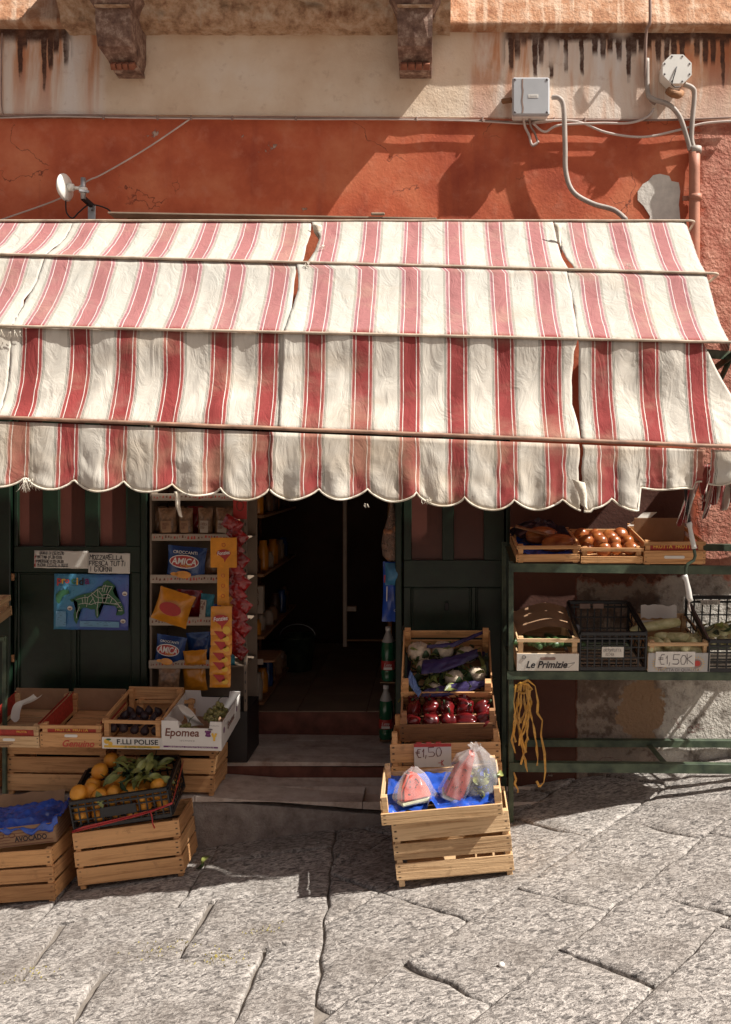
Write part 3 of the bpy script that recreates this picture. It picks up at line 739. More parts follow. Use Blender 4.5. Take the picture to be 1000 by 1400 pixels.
# valance in strips (torn seams between them)
for (xa, xb, off, sh) in ((L, -1.83, 0, 0), (-1.826, -.648, 0, 0), (-.665, .612, .006, 0), (.625, 1.135, .004, -.012), (1.16, 1.70, .002, -.012)):
    uvg = UVGrid(); nu = int((xb-xa)/.010)
    uvg.surf(lambda a, b: val_pt(xa+(xb-xa)*a+(.006*nz(b*7, xa*5) if a in (0,1) else 0), b, off), lambda a, b: (xa+(xb-xa)*a+sh, 3+b), nu, 14)
    uvg.build('valance_panel', 'fabric', aw)
    hem = MB(); hem.tube([val_pt(xa+(xb-xa)*k/(nu*1), 1.0, off+.001) for k in range(nu+1)], .0042, 6); hem.build('hem_piping', 'cloth', aw)
# rods in their piping pockets
for i, (xb, r) in enumerate(((1.29, .006), (1.30, .0065), (1.42, .0065), (1.76, .0085))):
    pts = []
    n = 120
    for k in range(n+1):
        X = -2.95+(xb+2.95)*k/n; q = row_pt(i, X if i == 3 else min(X, 1.3)); q.x = X; q.y -= .008; q.z += .004+.0015*nz(X*5, i)
        pts.append(q)
    if i in (0, 1): 
        e = pts[-1]
        for a in range(1, 8): th = a/7*math.pi/2; pts.append(Vector((e.x+.04*math.sin(th), e.y+.04*(1-math.cos(th)), e.z)))
        pts.append(pts[-1]+Vector((.02, abs(rowY[i])-.1, -.01)))
    MB().tube(pts, r, 7).build('cross_rod', 'rod_d' if i == 3 else 'rod', aw)
# green iron arms at the right end, from the wall pivot to each rod
for i, (xa) in enumerate((1.20, 1.22, 1.34, 1.36)):
    q = row_pt(i, 1.28); MB().bar((1.36, -.045, 1.72 if i == 3 else 1.95+.22*(3-i)), (xa, q.y+.012, q.z-.015), .012, .030, 0).build('side_arm', 'green_metal', aw)
    q = row_pt(i, -2.9); MB().bar((-2.9, -.045, 1.72 if i == 3 else 1.95+.22*(3-i)), (-2.9, q.y+.012, q.z-.015), .012, .030, 0).build('side_arm', 'green_metal', aw)
# the arm that crosses the open end and its bolted plate
pl_ = MB(); a = P(962, 483, -.90); b = P(1012, 487, -.55); pl_.bar(a, b, .008, .040, 0); pl_.bar(P(1004, 480, -.72), P(985, 520, -.60), .01, .03, 0); pl_.bar(P(1003, 478, -.7), P(1003, 566, -.55), .01, .03, 0)
pl_.build('end_frame', 'green_metal', aw)
# frayed threads and torn tags
def frays(cx, cy, Y, n, spread, ln, label=None, mat='cloth'):
    mb = MB(); rr = random.Random(int(cx)*7+int(cy))
    for k in range(n):
        p = P(cx+rr.uniform(-spread, spread), cy+rr.uniform(-2, 2), Y+rr.uniform(-.006, .006)); pts = [p]
        d = Vector((rr.uniform(-.5, .5), rr.uniform(-.2, .2), -1)).normalized()
        for q in range(4):
            p = p + d*(ln*rr.uniform(.5, 1)/4); d = (d+Vector((rr.uniform(-.5, .5), rr.uniform(-.2, .2), rr.uniform(-.2, .2)))).normalized(); pts.append(p)
        mb.tube(pts, [.0016, .0013, .001, .0009, .0006], 4)
    mb.build('frayed_threads', mat, aw)
frays(36, 655, -1.10, 26, 8, .07); frays(50, 660, -1.10, 14, 8, .03); frays(583, 682, -1.115, 16, 8, .03); frays(132, 667, -1.1, 6, 4, .015)
frays(264, 668, -1.11, 10, 9, .02); frays(420, 360, -.66, 6, 4, .03); frays(438, 335, -.53, 6, 6, .03); frays(500, 690, -1.11, 6, 5, .015); frays(345, 672, -1.11, 8, 6, .015)
frays(15, 452, -.98, 8, 14, .04); frays(862, 362, -.63, 8, 5, .02); frays(795, 688, -1.11, 8, 4, .02)
def rag(pxs, Y, name, mat='cloth', thick=.002, parent=aw, bulge=.01):
    # a loose strip through (left px,py) (right px,py) pairs
    mb = MB(); n = len(pxs)
    rows = [(P(a[0], a[1], Y+a[2] if len(a) > 2 else Y), P(b[0], b[1], Y+b[2] if len(b) > 2 else Y)) for a, b in pxs]
    def fn(u, v):
        i = min(int(v*(n-1)), n-2); t = v*(n-1)-i
        l = rows[i][0].lerp(rows[i+1][0], t); r = rows[i][1].lerp(rows[i+1][1], t); p = l.lerp(r, u)
        return p + Vector((.003*nz(p.x*30, p.z*30, 3), -bulge*math.sin(math.pi*u)+.006*nz(p.x*25, p.z*30), 0))
    mb.grid(fn, 8, 6*(n-1))
    o = mb.build(name, mat, parent, fix=False); md = o.modifiers.new('cloth_thickness', 'SOLIDIFY'); md.thickness = thick; md.offset = 0
    return o
rag([((238,672),(246,672)),((240,690),(246,690)),((245,705),(249,704)),((248,707),(250,707))], -1.09, 'torn_strip')
rag([((782,655),(800,660)),((790,672),(803,676)),((796,690),(803,694)),((801,695),(804,697))], -1.13, 'torn_strip')
rag([((427,306),(440,308)),((430,318),(441,322)),((438,330),(440,332))], -.36, 'torn_strip')
rag([((757,306),(768,309)),((763,330),(767,332)),((767,346),(769,348))], -.42, 'torn_strip')
0 and rag([((377,470,.02),(388,470)),((379,520,-.02),(388,520,-.045)),((378,560,-.04),(386,560,-.075)),((376,588,-.06),(384,590,-.09))], -.985, 'torn_strip', bulge=.004)
0 and rag([((772,472,.02),(781,470)),((773,520,-.02),(780,520,-.045)),((774,560,-.05),(780,560,-.075)),((778,595,-.08),(782,595,-.09))], -.985, 'torn_strip', bulge=.003)
# shredded end of the valance, hanging from the right corner
rs2 = random.Random(12)
sd = UVGrid()
def side_pt(a, b):
    f0 = [(-.63, .96), (-.84, 1.55), (-.98, 1.86), (-.93, 2.30)]; k = min(int(b*3), 2); t = b*3-k
    y = f0[k][0]+(f0[k+1][0]-f0[k][0])*t; z = f0[k][1]+(f0[k+1][1]-f0[k][1])*t
    return Vector((1.74+.02*math.sin(a*18)*(1-b*.5), -.12+(y+.12)*a, z))
sd.surf(side_pt, lambda a, b: (a*.9, 2.2+.7*b), 40, 30); sd.build('added_shade_curtain', 'fabric', aw)  # added beyond the frame, shaped to cast shade on the right wall
for (ax, ay, bx, by, w_, dy, mt) in ():
    rag([((ax,ay-w_*.4),(bx,by-w_*.5)),((ax+3,ay),(bx,by)),((ax+8,ay+w_*.5,dy),(bx,by+w_*.6,dy))], -1.06, 'torn_strip', mt, bulge=.03)
uvg = UVGrid()
for k in range(16):
    x = 948+k*4.6+rs2.uniform(-4, 4); y = 640+rs2.uniform(-6, 16); Ln = rs2.uniform(34, 84); wd = rs2.uniform(10, 24); Y = -.84+rs2.uniform(-.16, .14); an = rs2.uniform(-.4, .25); ph = rs2.uniform(0, 9)
    ua = -.092+SP*rs2.randrange(5)+rs2.uniform(-.03, .03)
    uvg.surf(lambda a, b: P(x+(a-.5)*wd*(1-.6*b)+an*Ln*b, y+Ln*b*(1-.15*abs(a-.5)), Y) + Vector((0, .02*math.sin(6*a+ph+4*b), 0)), lambda a, b: (ua+a*.11-.04, 2.5), 6, 10)
uvg.build('shredded_canvas', 'fabric', aw)

# long weathered board lying above the awning, with a clip
t = thing('weathered_board', 'long weathered board lying above the awning with a small metal clip', 'board', P(375, 300, -.12))
b0 = P(152, 294, -.14); b1 = P(597, 302, -.14); o0 = Vector(t.location)
mb = MB(); mb.bar(b0-o0, b1-o0, .10, .008); mb.build('board', 'bladewood', t)
mb = MB(); mb.bar(P(175, 299, -.10)-o0, P(590, 304, -.10)-o0, .02, .018); mb.build('batten', 'wood_dark', t)
q = P(517, 294, -.19)-o0; MB().box(q+Vector((-.035,-.01,.0)), q+Vector((.035,.01,.012)), 0, .003).build('clip', 'bladewood', t)

# ================================================================== DOORS
def door_leaf(label, px0, px1, panes, lowers, Y=.055, z0=.16, z1=2.34, rail=(783, 747), stile_gap=None):
    s = 1224/(D0+Y); X0_, X1_ = (px0-FX)/s, (px1-FX)/s
    zz = lambda py: CZ+(HZ-py)/s
    xx = lambda px: (px-FX)/s
    t = thing('shop_door_leaf', label, 'door', ((X0_+X1_)/2, Y, z0))
    o = Vector(t.location)
    def part(name, xa, xb, za, zb, ya, yb, m, c=.003):
        return MB().box((xa-o.x, ya, za-z0), (xb-o.x, yb, zb-z0), 0, c).build(name, m, t)
    zr0, zr1 = zz(rail[0]), zz(rail[1])
    xs = [X0_] + [v for p in panes for v in (xx(p[0]), xx(p[1]))] + [X1_]
    # upper stiles between panes
    for i in range(0, len(xs), 2): part('stile', xs[i], xs[i+1], zr1, z1, 0, .045, 'green_door')
    part('lock_rail', X0_, X1_, zr0, zr1, -.001, .045, 'green_door')
    for p in panes:
        part('glass_pane', xx(p[0])-.003, xx(p[1])+.003, zr1-.002, z1, .026, .034, 'pane', .001)
    ls = [X0_] + [v for p in lowers for v in (xx(p[0]), xx(p[1]))] + [X1_]
    for i in range(0, len(ls), 2): part('stile', ls[i], ls[i+1], z0+.09, zr0, 0, .045, 'green_door')
    for p in lowers:
        part('door_panel', xx(p[0])-.003, xx(p[1])+.003, z0+.085, zr0+.004, .022, .038, 'green_door')
        fr = MB(); a, b, c, d = xx(p[0]), xx(p[1]), z0+.09, zr0
        for q in (((a, c), (a+.012, d)), ((b-.012, c), (b, d)), ((a+.0125, d-.012), (b-.0125, d))):
            fr.box((q[0][0]-o.x, .010, q[0][1]-z0), (q[1][0]-o.x, .022, q[1][1]-z0), 0, .004)
        fr.build('panel_moulding', 'green_door', t)
    part('bottom_rail', X0_, X1_, z0, z0+.089, -.001, .046, 'green_door')
    return t, xx, zz
dl, xx, zz = door_leaf('dark green door leaf with three rust red panes, behind the paper notices and map', 19, 192, [(24,58),(80,116),(135,172)], [(22,98),(104,180)])
for z_ in (1.16, .72):
    h = MB(); h.box((-.5*.69-.008, -.014, z_-.16-.02), (-.5*.69+.008, -.001, z_-.16+.02), 0, .003); h.build('hinge', 'wood_dark', dl)
hs = MB(); hs.tube([(-.325, -.012, .55), (-.325, -.012, 1.0)], .004, 6); hs.build('bolt_rod', 'green_door', dl)
dr, _, _ = door_leaf('dark green door leaf with two rust red panes behind the sloping vegetable crates', 552, 690, [(563,605),(621,662)], [(562,645),(651,688)], rail=(803, 766))
lt = MB(); lt.box((-.05, -.012, .82), (-.03, -.001, .86), 0, .002); lt.build('latch', 'cable_black', dr)
jm = thing('door_frame', 'dark green wooden door frame posts around the shop opening', 'door frame', (-.9, .05, .15))
for (pa, pb, Y0) in ((1, 17, .03), (194, 203, .03), (541, 550, .03), (692, 700, .03)):
    a, b = (pa-FX)/252, (pb-FX)/252
    MB().box((a+.9, -.02, -.02), (b+.9, .09, 2.19), 0, .005).build('frame_post', 'green_door', jm)
MB().box((-1.46, -.018, 2.175), (1.33, .09, 2.206), 0, .005).build('frame_head', 'green_door', jm)

# ---- paper notices and map
def sheet(name, label, cat, px0, px1, py0, py1, Y, mat, tilt=0.0, curl=.004):
    a = P(px0, py1, Y); b = P(px1, py0, Y); o = Vector(((a.x+b.x)/2, Y, (a.z+b.z)/2)); wd, ht = b.x-a.x, b.z-a.z
    t = thing(name, label, cat, o, (0, tilt, 0))
    mb = MB(); mb.grid(lambda u, v: ((u-.5)*wd, -.0015-curl*max(0, abs(u-.5)*2-.8)*3*nz(v*3+u*9, 2), (v-.5)*ht+.002*nz(u*6, v*6)*(v in (0, 1))), 16, 10)
    md = mb.build('sheet' if name != 'wall_map' else 'printed_sheet', mat, t, fix=False); m2 = md.modifiers.new('t', 'SOLIDIFY'); m2.thickness = .0006
    return t, wd, ht
YS = .052
t, wd, ht = sheet('hours_notice', 'handwritten white notice with opening hours taped to the green door', 'sign', 47, 121, 753, 777, YS, 'paper', R(.9))
handwriting([('ORARIO DI ESERCIZIO', .030, 1), ('MATTINA 07.30-13.00', .018, 1), ('POMERIGGIO 17.00-20.30', .014, .95), ('BUONA ESTATE A TUTTI', .020, 1.1)], 'ink', t, -wd/2, -.005, ht/2-.021, .0155, .0222, pen=.0020, seed=3, asp=.50)
handwriting([('.',0,1),('P',0,1),('I',0,1),('K',0,1)], 'ink_red', t, -wd/2+.005, -.005, ht/2-.021, .015, .0222, pen=.0035, seed=8)
MB().tube([(-.08,-.0055,-.040),(-.02,-.0055,-.037),(.04,-.0055,-.038)], .0012, 4).build('underline', 'ink', t)
t, wd, ht = sheet('cheese_notice', 'handwritten white notice reading MOZZARELLA FRESCA TUTTI I GIORNI on the green door', 'sign', 121, 178, 756, 784, YS-.003, 'paper', R(1.0))
handwriting([('MOZZARELLA', .008, 1), ('FRESCA TUTTI', .006, .95), ('I GIORNI', .012, 1.05)], 'ink', t, -wd/2, -.005, ht/2-.036, .025, .0325, pen=.0032, seed=5, asp=.72)
t, wd, ht = sheet('wall_map', 'blue tourist map of a green island with white roads on the door', 'map', 74, 176, 785, 861, YS-.001, 'sea', R(.8), .012)
def mp(px, py): return ((px-125)/252.3, (823-py)/252.3)         # photo pixels to sheet coordinates
def flat(name, polys, mat, y, parent=t):
    mb = MB()
    for poly in polys: mb.add([(x, y, z) for x, z in poly], [tuple(range(len(poly)))])
    return mb.build(name, mat, parent, fix=False)
Z = lambda a: [mp(30+x*.16, 730+y*.16) for x, y in a]
land = Z([(415,560),(440,555),(480,530),(540,510),(590,500),(630,480),(655,450),(690,445),(700,410),(735,390),(770,415),(800,440),(780,480),(800,520),(840,560),(870,610),(885,670),(860,690),(810,690),(830,650),(800,610),(740,595),(680,600),(660,640),(668,700),(650,722),(635,690),(630,640),(600,645),(560,630),(520,630),(490,670),(490,730),(475,772),(455,740),(448,690),(460,640),(480,610),(480,580),(430,580)])
ml = M['ink_green']
bm = bmesh.new(); bm.faces.new([bm.verts.new((x, -.010, z)) for x, z in land]); bmesh.ops.triangulate(bm, faces=bm.faces[:]); me = bpy.data.meshes.new('island_print'); bm.to_mesh(me); bm.free(); me.materials.append(ml); link('island_print', me, t)
flat('islet_print', [Z([(295,520),(320,490),(370,475),(405,480),(412,510),(380,520),(350,540),(335,580),(325,600),(305,585),(297,560)])], 'ink_green', -.010)
rd = MB()
for line in ([(470,560),(520,545),(570,540),(620,500),(650,470),(700,460)],[(490,600),(540,590),(600,600),(650,580),(720,585),(780,590),(830,600),(865,640)],[(520,545),(530,600)],[(570,540),(560,620)],[(600,520),(640,600)],[(660,480),(690,520),(740,510),(800,560),(850,620)],[(650,470),(660,560),(650,640),(652,700)],[(500,620),(480,670),(475,720)],[(700,440),(690,490)],[(720,430),(705,495)],[(745,440),(725,500)],[(775,450),(740,505)],[(700,440),(780,445)],[(740,510),(720,585)],[(780,540),(760,590)],[(690,520),(700,590)],[(620,540),(580,600)],[(800,590),(850,580)],[(820,620),(860,615)],[(830,650),(870,650)],[(545,520),(548,590)],[(600,500),(650,540),(700,545),(760,540)]):
    pts = [(x, -.0115, z) for x, z in Z(line)]
    for p, q in zip(pts, pts[1:]):
        d = Vector((q[0]-p[0], 0, q[2]-p[2])); n_ = Vector((-d.z, 0, d.x)).normalized()*.0011
        rd.add([tuple(Vector(p)-n_), tuple(Vector(q)-n_), tuple(Vector(q)+n_), tuple(Vector(p)+n_)], [(0,1,2,3)])
rd.build('road_print', 'paper', t, fix=False)
for ch, cx, mt, k in (('p', 325, 'ink_red', 1), ('r', 362, 'ink_yellow', .8), ('o', 392, 'ink_red', .9), ('c', 446, 'ink_green', .9), ('i', 478, 'ink_yellow', .35), ('d', 512, 'ink', 1), ('a', 562, 'ink_purple', 1)):
    x, z = mp(30+cx*.16, 730+(405 if ch not in 'p' else 412)*.16); text(ch, mt, t, x, -.0115, z, .026*k, bold=.03)
wv = MB(); wv.tube([(mp(30+(330+i*8)*.16, 0)[0], -.0115, mp(0, 730+(437+(4 if i % 2 else -3))*.16)[1]) for i in range(20)], .0008, 4); wv.build('wave_print', 'ink', t)
flat('legend_print', [Z([(298,660),(385,662),(385,790),(298,790)]), Z([(505,742),(840,745),(840,795),(505,790)])], simple('pale_blue_print', (.16, .34, .50), .4, var=.1), -.0112)
def disc(cx, cz, rx, rz, y, n=18): return [(cx+rx*math.cos(2*math.pi*i/n), cz+rz*math.sin(2*math.pi*i/n)) for i in range(n)]
for cx, cy in ((884,505),(872,740),(418,635)):
    x, z = mp(30+cx*.16, 730+cy*.16); flat('picture_print', [disc(x, z, .014, .012, 0)], 'paper', -.0113); flat('picture_print', [disc(x, z-.003, .009, .005, 0)], 'cable', -.0118)
tx = MB(); rr = random.Random(4)
for k in range(24):
    x, z = mp(30+(305+rr.random()*70 if k < 8 else 515+rr.random()*250)*.16, 730+(670+(k % 8)*15 if k < 8 else 752+(k % 3)*13)*.16)
    tx.add([(x, -.0120, z), (x+.012, -.0120, z), (x+.012, -.0120, z+.0012), (x, -.0120, z+.0012)], [(0,1,2,3)])
for k in range(26):
    x, z = mp(30+(300+rr.random()*600)*.16, 730+(360+rr.random()*370)*.16); tx.add([(x, -.0125, z), (x+.008, -.0125, z), (x+.008, -.0125, z+.0013), (x, -.0125, z+.0013)], [(0,1,2,3)])
tx.build('small_print', 'ink', t, fix=False)

# ================================================================== SNACK STAND
def shelf_goods():
    pass
sY = .02
XL_, XR_ = P(203, 0, sY).x, P(338, 0, sY).x
snack = thing('snack_stand', 'tall beige snack shelf stand with price strips beside the shop entrance', 'shelf', ((XL_+XR_)/2, sY+.15, .44))
MB().box((-(XR_-XL_)/2, -.14, -.28), ((XR_-XL_)/2, .18, -.002), 0, .003).build('base_box', 'cable_black', snack)
so_ = Vector(snack.location)
for (xa, nm) in ((XL_, 'side_panel'), (XR_-.006, 'side_panel')):
    if xa == XL_: MB().box((xa-so_.x, -.13, 0), (xa+.012-so_.x, .19, 1.75), 0, .002).build(nm, 'shelf_paint', snack)
    else:
        MB().box((xa-.012-so_.x, -.150, 0), (xa+.006-so_.x, -.135, 1.51), 0, .002).build('upright', 'shelf_paint', snack)
        hl = MB()
        for k in range(25): hl.box((xa-.006-so_.x, -.1515, .05+k*.05), (xa-.001-so_.x, -.1502, .066+k*.05), 0, .0004)
        hl.build('slot', 'ink', snack)['kind'] = 'stuff'
MB().box((XL_+.013-so_.x, .165, 0), (XR_-.007-so_.x, .175, 1.51), 0, .002).build('back_panel', 'shelf_paint', snack)
strips = [(207,335,675,684),(207,315,730,739),(205,312,786,797),(204,310,844,855),(203,308,903,914)]
shz = []
for (a, b, ya, yb) in strips:
    za = P(0, yb, sY).z; zb = P(0, ya, sY).z; xa, xb = P(a, 0, sY).x, P(b, 0, sY).x; shz.append(za+.010)
    bd = MB(); bd.box((xa-so_.x, -.128, za-so_.z+.002), (XR_-.014-so_.x, .160, za-so_.z+.010), 0, .001); sb = bd.build('shelf_board', 'shelf_paint', snack)
    sp = MB().box((xa-so_.x, -.146, za-so_.z-.002), (xb-so_.x, -.130, zb-so_.z), 0, .002).build('price_strip', 'rail_strip', sb)
    dots = [MB(), MB()]
    rr = random.Random(int(ya))
    x = xa-so_.x+.012
    while x < xb-so_.x-.012:
        wdt = rr.uniform(.004, .012); zc = (za+zb)/2-so_.z; hh = rr.uniform(.004, .009); k = 0 if rr.random() < .65 else 1
        if abs((x+so_.x-xa)/(xb-xa)-.5) < .05: k = 1; wdt = .011; hh = .009
        zc += rr.uniform(-.004, .004)
        dots[k].add([(x, -.1468, zc-hh), (x+wdt, -.1468, zc-hh*.8), (x+wdt*.8, -.1468, zc+hh), (x+wdt*.2, -.1468, zc+hh*.7)], [(0,1,2,3)])
        x += wdt+rr.uniform(.003, .012)
    dots[0].build('strip_print', 'ink_brown', sb, fix=False); dots[1].build('strip_print', 'ink_red', sb, fix=False)
def pillow(name, label, cat, loc, wd, ht, th, mat, rot=(0,0,0), group=None, crimp=.10, seed=0):
    t = thing(name, label, cat, loc, rot, group)
    mb = MB(); n, m = 12, 14
    for sgn in (-1, 1):
        def fn(u, v):
            e = min(1, math.sin(math.pi*min(max((v-crimp*.6)/(1-crimp*1.2), 0), 1))**.5) if 0 < v < 1 else 0
            f = math.sin(math.pi*u)**.55 if 0 < u < 1 else 0
            x = (u-.5)*wd*(1-.07*e) ; y = sgn*(th/2*e*f + .0015*(u*(1-u) > 0)) + .010*e*nz(u*5+seed, v*5, 2)*f + .003*nz(u*14, v*14+seed)
            return (x, y, v*ht + .004*nz(u*9+seed, v*3))
        mb.grid(fn, n, m)
    mb.build('foil_bag', mat, t); return t
pz = lambda px, py, Y=.10: P(px, py, Y)
# row 1: bags of pasta and biscuits
for i, (px, wd, lb) in enumerate(((231,.085,'clear bag of brown dried pasta, leftmost on the top snack shelf'),(255,.070,'narrow brown biscuit bag between two others on the top snack shelf'),(281,.072,'brown bag with a pale square label on the top snack shelf'),(305,.080,'brown nut bag at the right end of the top snack shelf'))):
    b = pillow('snack_bag', lb, 'bag', (P(px, 0, .06).x, .06, shz[1]+.001), wd*1.15, .165, .055, 'brown_bag', (R(6), R(-2+i*2), 0), 'snack bags on the stand', seed=i*3)
    MB().box((-wd*.30, -.034, .035), (wd*.30, -.031, .10), 0, .001).build('paper_label', 'rail_strip' if i in (2, 3) else 'card', b)
    handwriting([('FRESCA', 0, 1), ('0.50', 0, 1)], 'ink_brown', b, -wd*.24, -.036, .075, .012, .018, pen=.0014, asp=.45, seed=i)
def chip_bag(px, py, wd, ht, lb, shelf, tilt):
    b = pillow('snack_bag', lb, 'bag', (P(px, 0, .05).x, .045, shz[shelf]+.001), wd, ht, .07, 'blue_bag', (R(4), tilt, 0), 'snack bags on the stand', seed=px)
    y = -.052
    flat('badge_rim', [disc(0, ht*.60, wd*.37, ht*.20, 0)], 'ink_white', y, b); flat('badge', [disc(0, ht*.60, wd*.35, ht*.175, 0)], 'red_label', y-.001, b)
    text('AMICA', 'ink_white', b, 0, y-.0025, ht*.61, wd*.62, .036, bold=.02, shear=.15); text('Chips', 'ink_yellow', b, .01, y-.0025, ht*.49, wd*.26, shear=.3)
    flat('crisp_print', [disc(0, ht*.22, wd*.20, ht*.11, 0), disc(-wd*.22, ht*.22, wd*.10, ht*.05, 0)], 'gold_bag', y-.001, b)
    text('CROCCANTI', 'ink_white', b, 0, y+.012, ht*.86, wd*.6, bold=.01)
    return b
chip_bag(254, 0, .215, .185, 'dark blue crisp bag with a red oval badge on the second snack shelf', 2, R(5))
chip_bag(231, 0, .165, .165, 'dark blue crisp bag with red oval badge on the fourth snack shelf', 4, R(8))
b = pillow('snack_bag', 'large crumpled orange snack bag leaning on the middle snack shelf', 'bag', (P(230, 0, .02).x, .02, shz[3]+.001), .20, .18, .09, 'gold_bag', (R(0), R(18), 0), 'snack bags on the stand', seed=31)
flat('badge', [disc(.0, .09, .06, .035, 0)], 'red_label', -.058, b)
b = pillow('snack_bag', 'teal and white snack bag standing at the right of the middle snack shelf', 'bag', (P(281, 0, .06).x, .06, shz[3]+.001), .075, .155, .05, 'teal_bag', (R(4), R(6), 0), 'snack bags on the stand', seed=41)
MB().box((-.028, -.036, .03), (.004, -.033, .13), 0, .001).build('paper_label', 'rail_strip', b)
handwriting([('FA',0,1),('MI',0,1),('LY',0,1)], 'ink_brown', b, -.026, -.037, .10, .018, .024, pen=.003, seed=2)
pillow('snack_bag', 'small golden snack bag lying beside the lower blue crisp bag', 'bag', (P(268, 0, .03).x, .03, shz[4]+.001), .13, .085, .06, 'gold_bag', (0, R(-4), 0), 'snack bags on the stand', seed=51)
pillow('snack_bag', 'brown and white snack bag on the bottom snack shelf behind the trays', 'bag', (P(230, 0, .03).x, .03, P(0, 948, .03).z), .12, .14, .06, 'brown_bag', (0, R(3), 0), 'snack bags on the stand', seed=61)
pillow('snack_bag', 'dark crinkled snack bag tucked behind the upper blue crisp bag', 'bag', (P(290, 0, .10).x, .10, shz[2]+.001), .12, .16, .05, 'brown_bag', (R(5), R(-6), 0), 'snack bags on the stand', seed=81)
pillow('snack_bag', 'red foil snack bag behind the large orange one on the middle shelf', 'bag', (P(258, 0, .12).x, .12, shz[3]+.001), .14, .17, .05, 'red_bag', (R(5), R(4), 0), 'snack bags on the stand', seed=83)
pillow('snack_bag', 'dark blue plain snack bag behind the small golden one', 'bag', (P(275, 0, .12).x, .12, shz[4]+.001), .14, .17, .05, 'blue_bag', (R(5), R(-3), 0), 'snack bags on the stand', seed=85)
pillow('snack_bag', 'orange snack bag low on the bottom shelf beside the clip strip', 'bag', (P(268, 0, .08).x, .08, P(0, 948, .03).z), .13, .15, .06, 'gold_bag', (0, R(-5), 0), 'snack bags on the stand', seed=87)
for k, px in enumerate((218, 243, 268, 294, 318)):
    pillow('snack_bag', ['dark biscuit bag in the shaded back row of the top shelf, left end','dark pasta bag second from the left in the top shelf back row','dark red bag in the middle of the top shelf back row','brown bag right of centre in the top shelf back row','dark bag at the right end of the top shelf back row'][k], 'bag', (P(px, 0, .13).x, .13, shz[1]+.001), .085, .17, .05, ['brown_bag','card','red_bag','brown_bag','brown_bag'][k], (R(4), R(k-2), 0), 'snack bags on the stand', seed=90+k)
for k in range(6):
    pillow('snack_bag', ['small red crisp packet','small dark blue packet','small orange packet','brown nut packet','small teal packet','small plain red packet'][k]+' on the stand shelf behind the clip strip', 'bag', (P([312,300,310,300,312,306][k], 0, .05).x, .06, shz[[2,3,3,4,4,2][k]]+.001), .07, [.12,.10,.14,.12,.10,.16][k], .04, ['red_bag','blue_bag','gold_bag','brown_bag','teal_bag','red_bag'][k], (R(4), R(k*2-4), 0), 'snack bags on the stand', seed=110+k)
# ---- hanging clip strip of orange snack packs
cs = thing('snack_clip_strip', 'orange hanging display strip with header card and overlapping snack packs', 'snack display', P(305, 735, -.16))
co_ = Vector(cs.location); lp = lambda px, py, y=0: Vector((P(px, py, -.16).x-co_.x, y, P(px, py, -.16).z-co_.z))
a = lp(288, 776); b = lp(324, 735); MB().box((a.x, -.002, a.z), (b.x, .002, b.z), 0, .0015).build('header_card', 'gold_bag', cs)
a = lp(297, 828); b = lp(313, 776); MB().box((a.x, .002, a.z), (b.x, .004, b.z), 0, .001).build('hanging_strip', 'gold_bag', cs)
rings = MB()
for py in (745, 787, 801, 815):
    c_ = lp(305 if py > 750 else 306, py); rings.tube([(c_.x+.009*math.cos(k/10*6.283), -.003+.0045*(py > 750), c_.z+.009*math.sin(k/10*6.283)) for k in range(11)], .0012, 4)
rings.build('ring_print', 'ink_red', cs)
def drop_logo(parent, x, z, k, y, tw=True):
    pts = [(x+k*(.5*math.cos(a)), z+k*.30*math.sin(a)) for a in [math.pi*i/10 for i in range(11)]] + [(x-k*.30, z-k*.12), (x, z-k*.35), (x+k*.08, z-k*.62), (x+k*.18, z-k*.38), (x+k*.40, z-k*.15)]
    flat('drop_badge', [pts], 'red_label', y, parent)
    if tw: text('Fonzies', 'ink_white', parent, x, y-.0012, z+k*.06, k*.86, k*.26, rot=R(6), bold=.02, shear=.2)
c_ = lp(306, 757); drop_logo(cs, c_.x, c_.z, .075, -.0035)
for i, (py, h) in enumerate(((938, 24), (921, 24), (908, 24), (894, 26), (880, 26), (866, 40))):
    c_ = lp(305-(5-i)*-.0 - (2 if i < 3 else 0), py); hz = h/300+.012
    pk = MB()
    for sg in (-1, 1): pk.grid(lambda u, v: ((u-.5)*.108, -.020+.018*(i*-.14)+sg*.011*math.sin(math.pi*v)**.5*math.sin(math.pi*u)**.6*(0 < u < 1)*(0 < v < 1)+.003*nz(u*6+i, v*6)-.012*(1-v), v*hz), 10, 8)
    k = pk.build('snack_pack', 'gold_bag', cs, (c_.x, 0, c_.z))
    if i == 5: drop_logo(k, 0, hz*.55, .085, -.052); flat('crisp_print', [disc(.030, hz*.18, .02, .02, 0)], 'ink_yellow', -.053, k)
    else:
        yy_ = -.036-.018*.14*i-.006
        flat('drop_badge', [[(-.035, hz*.75), (.02, hz*.72), (.03, hz*.45), (.0, hz*.30)]], 'red_label', yy_, k); flat('crisp_print', [disc(.028, hz*.35, .017, .014, 0)], 'ink_yellow', yy_, k)
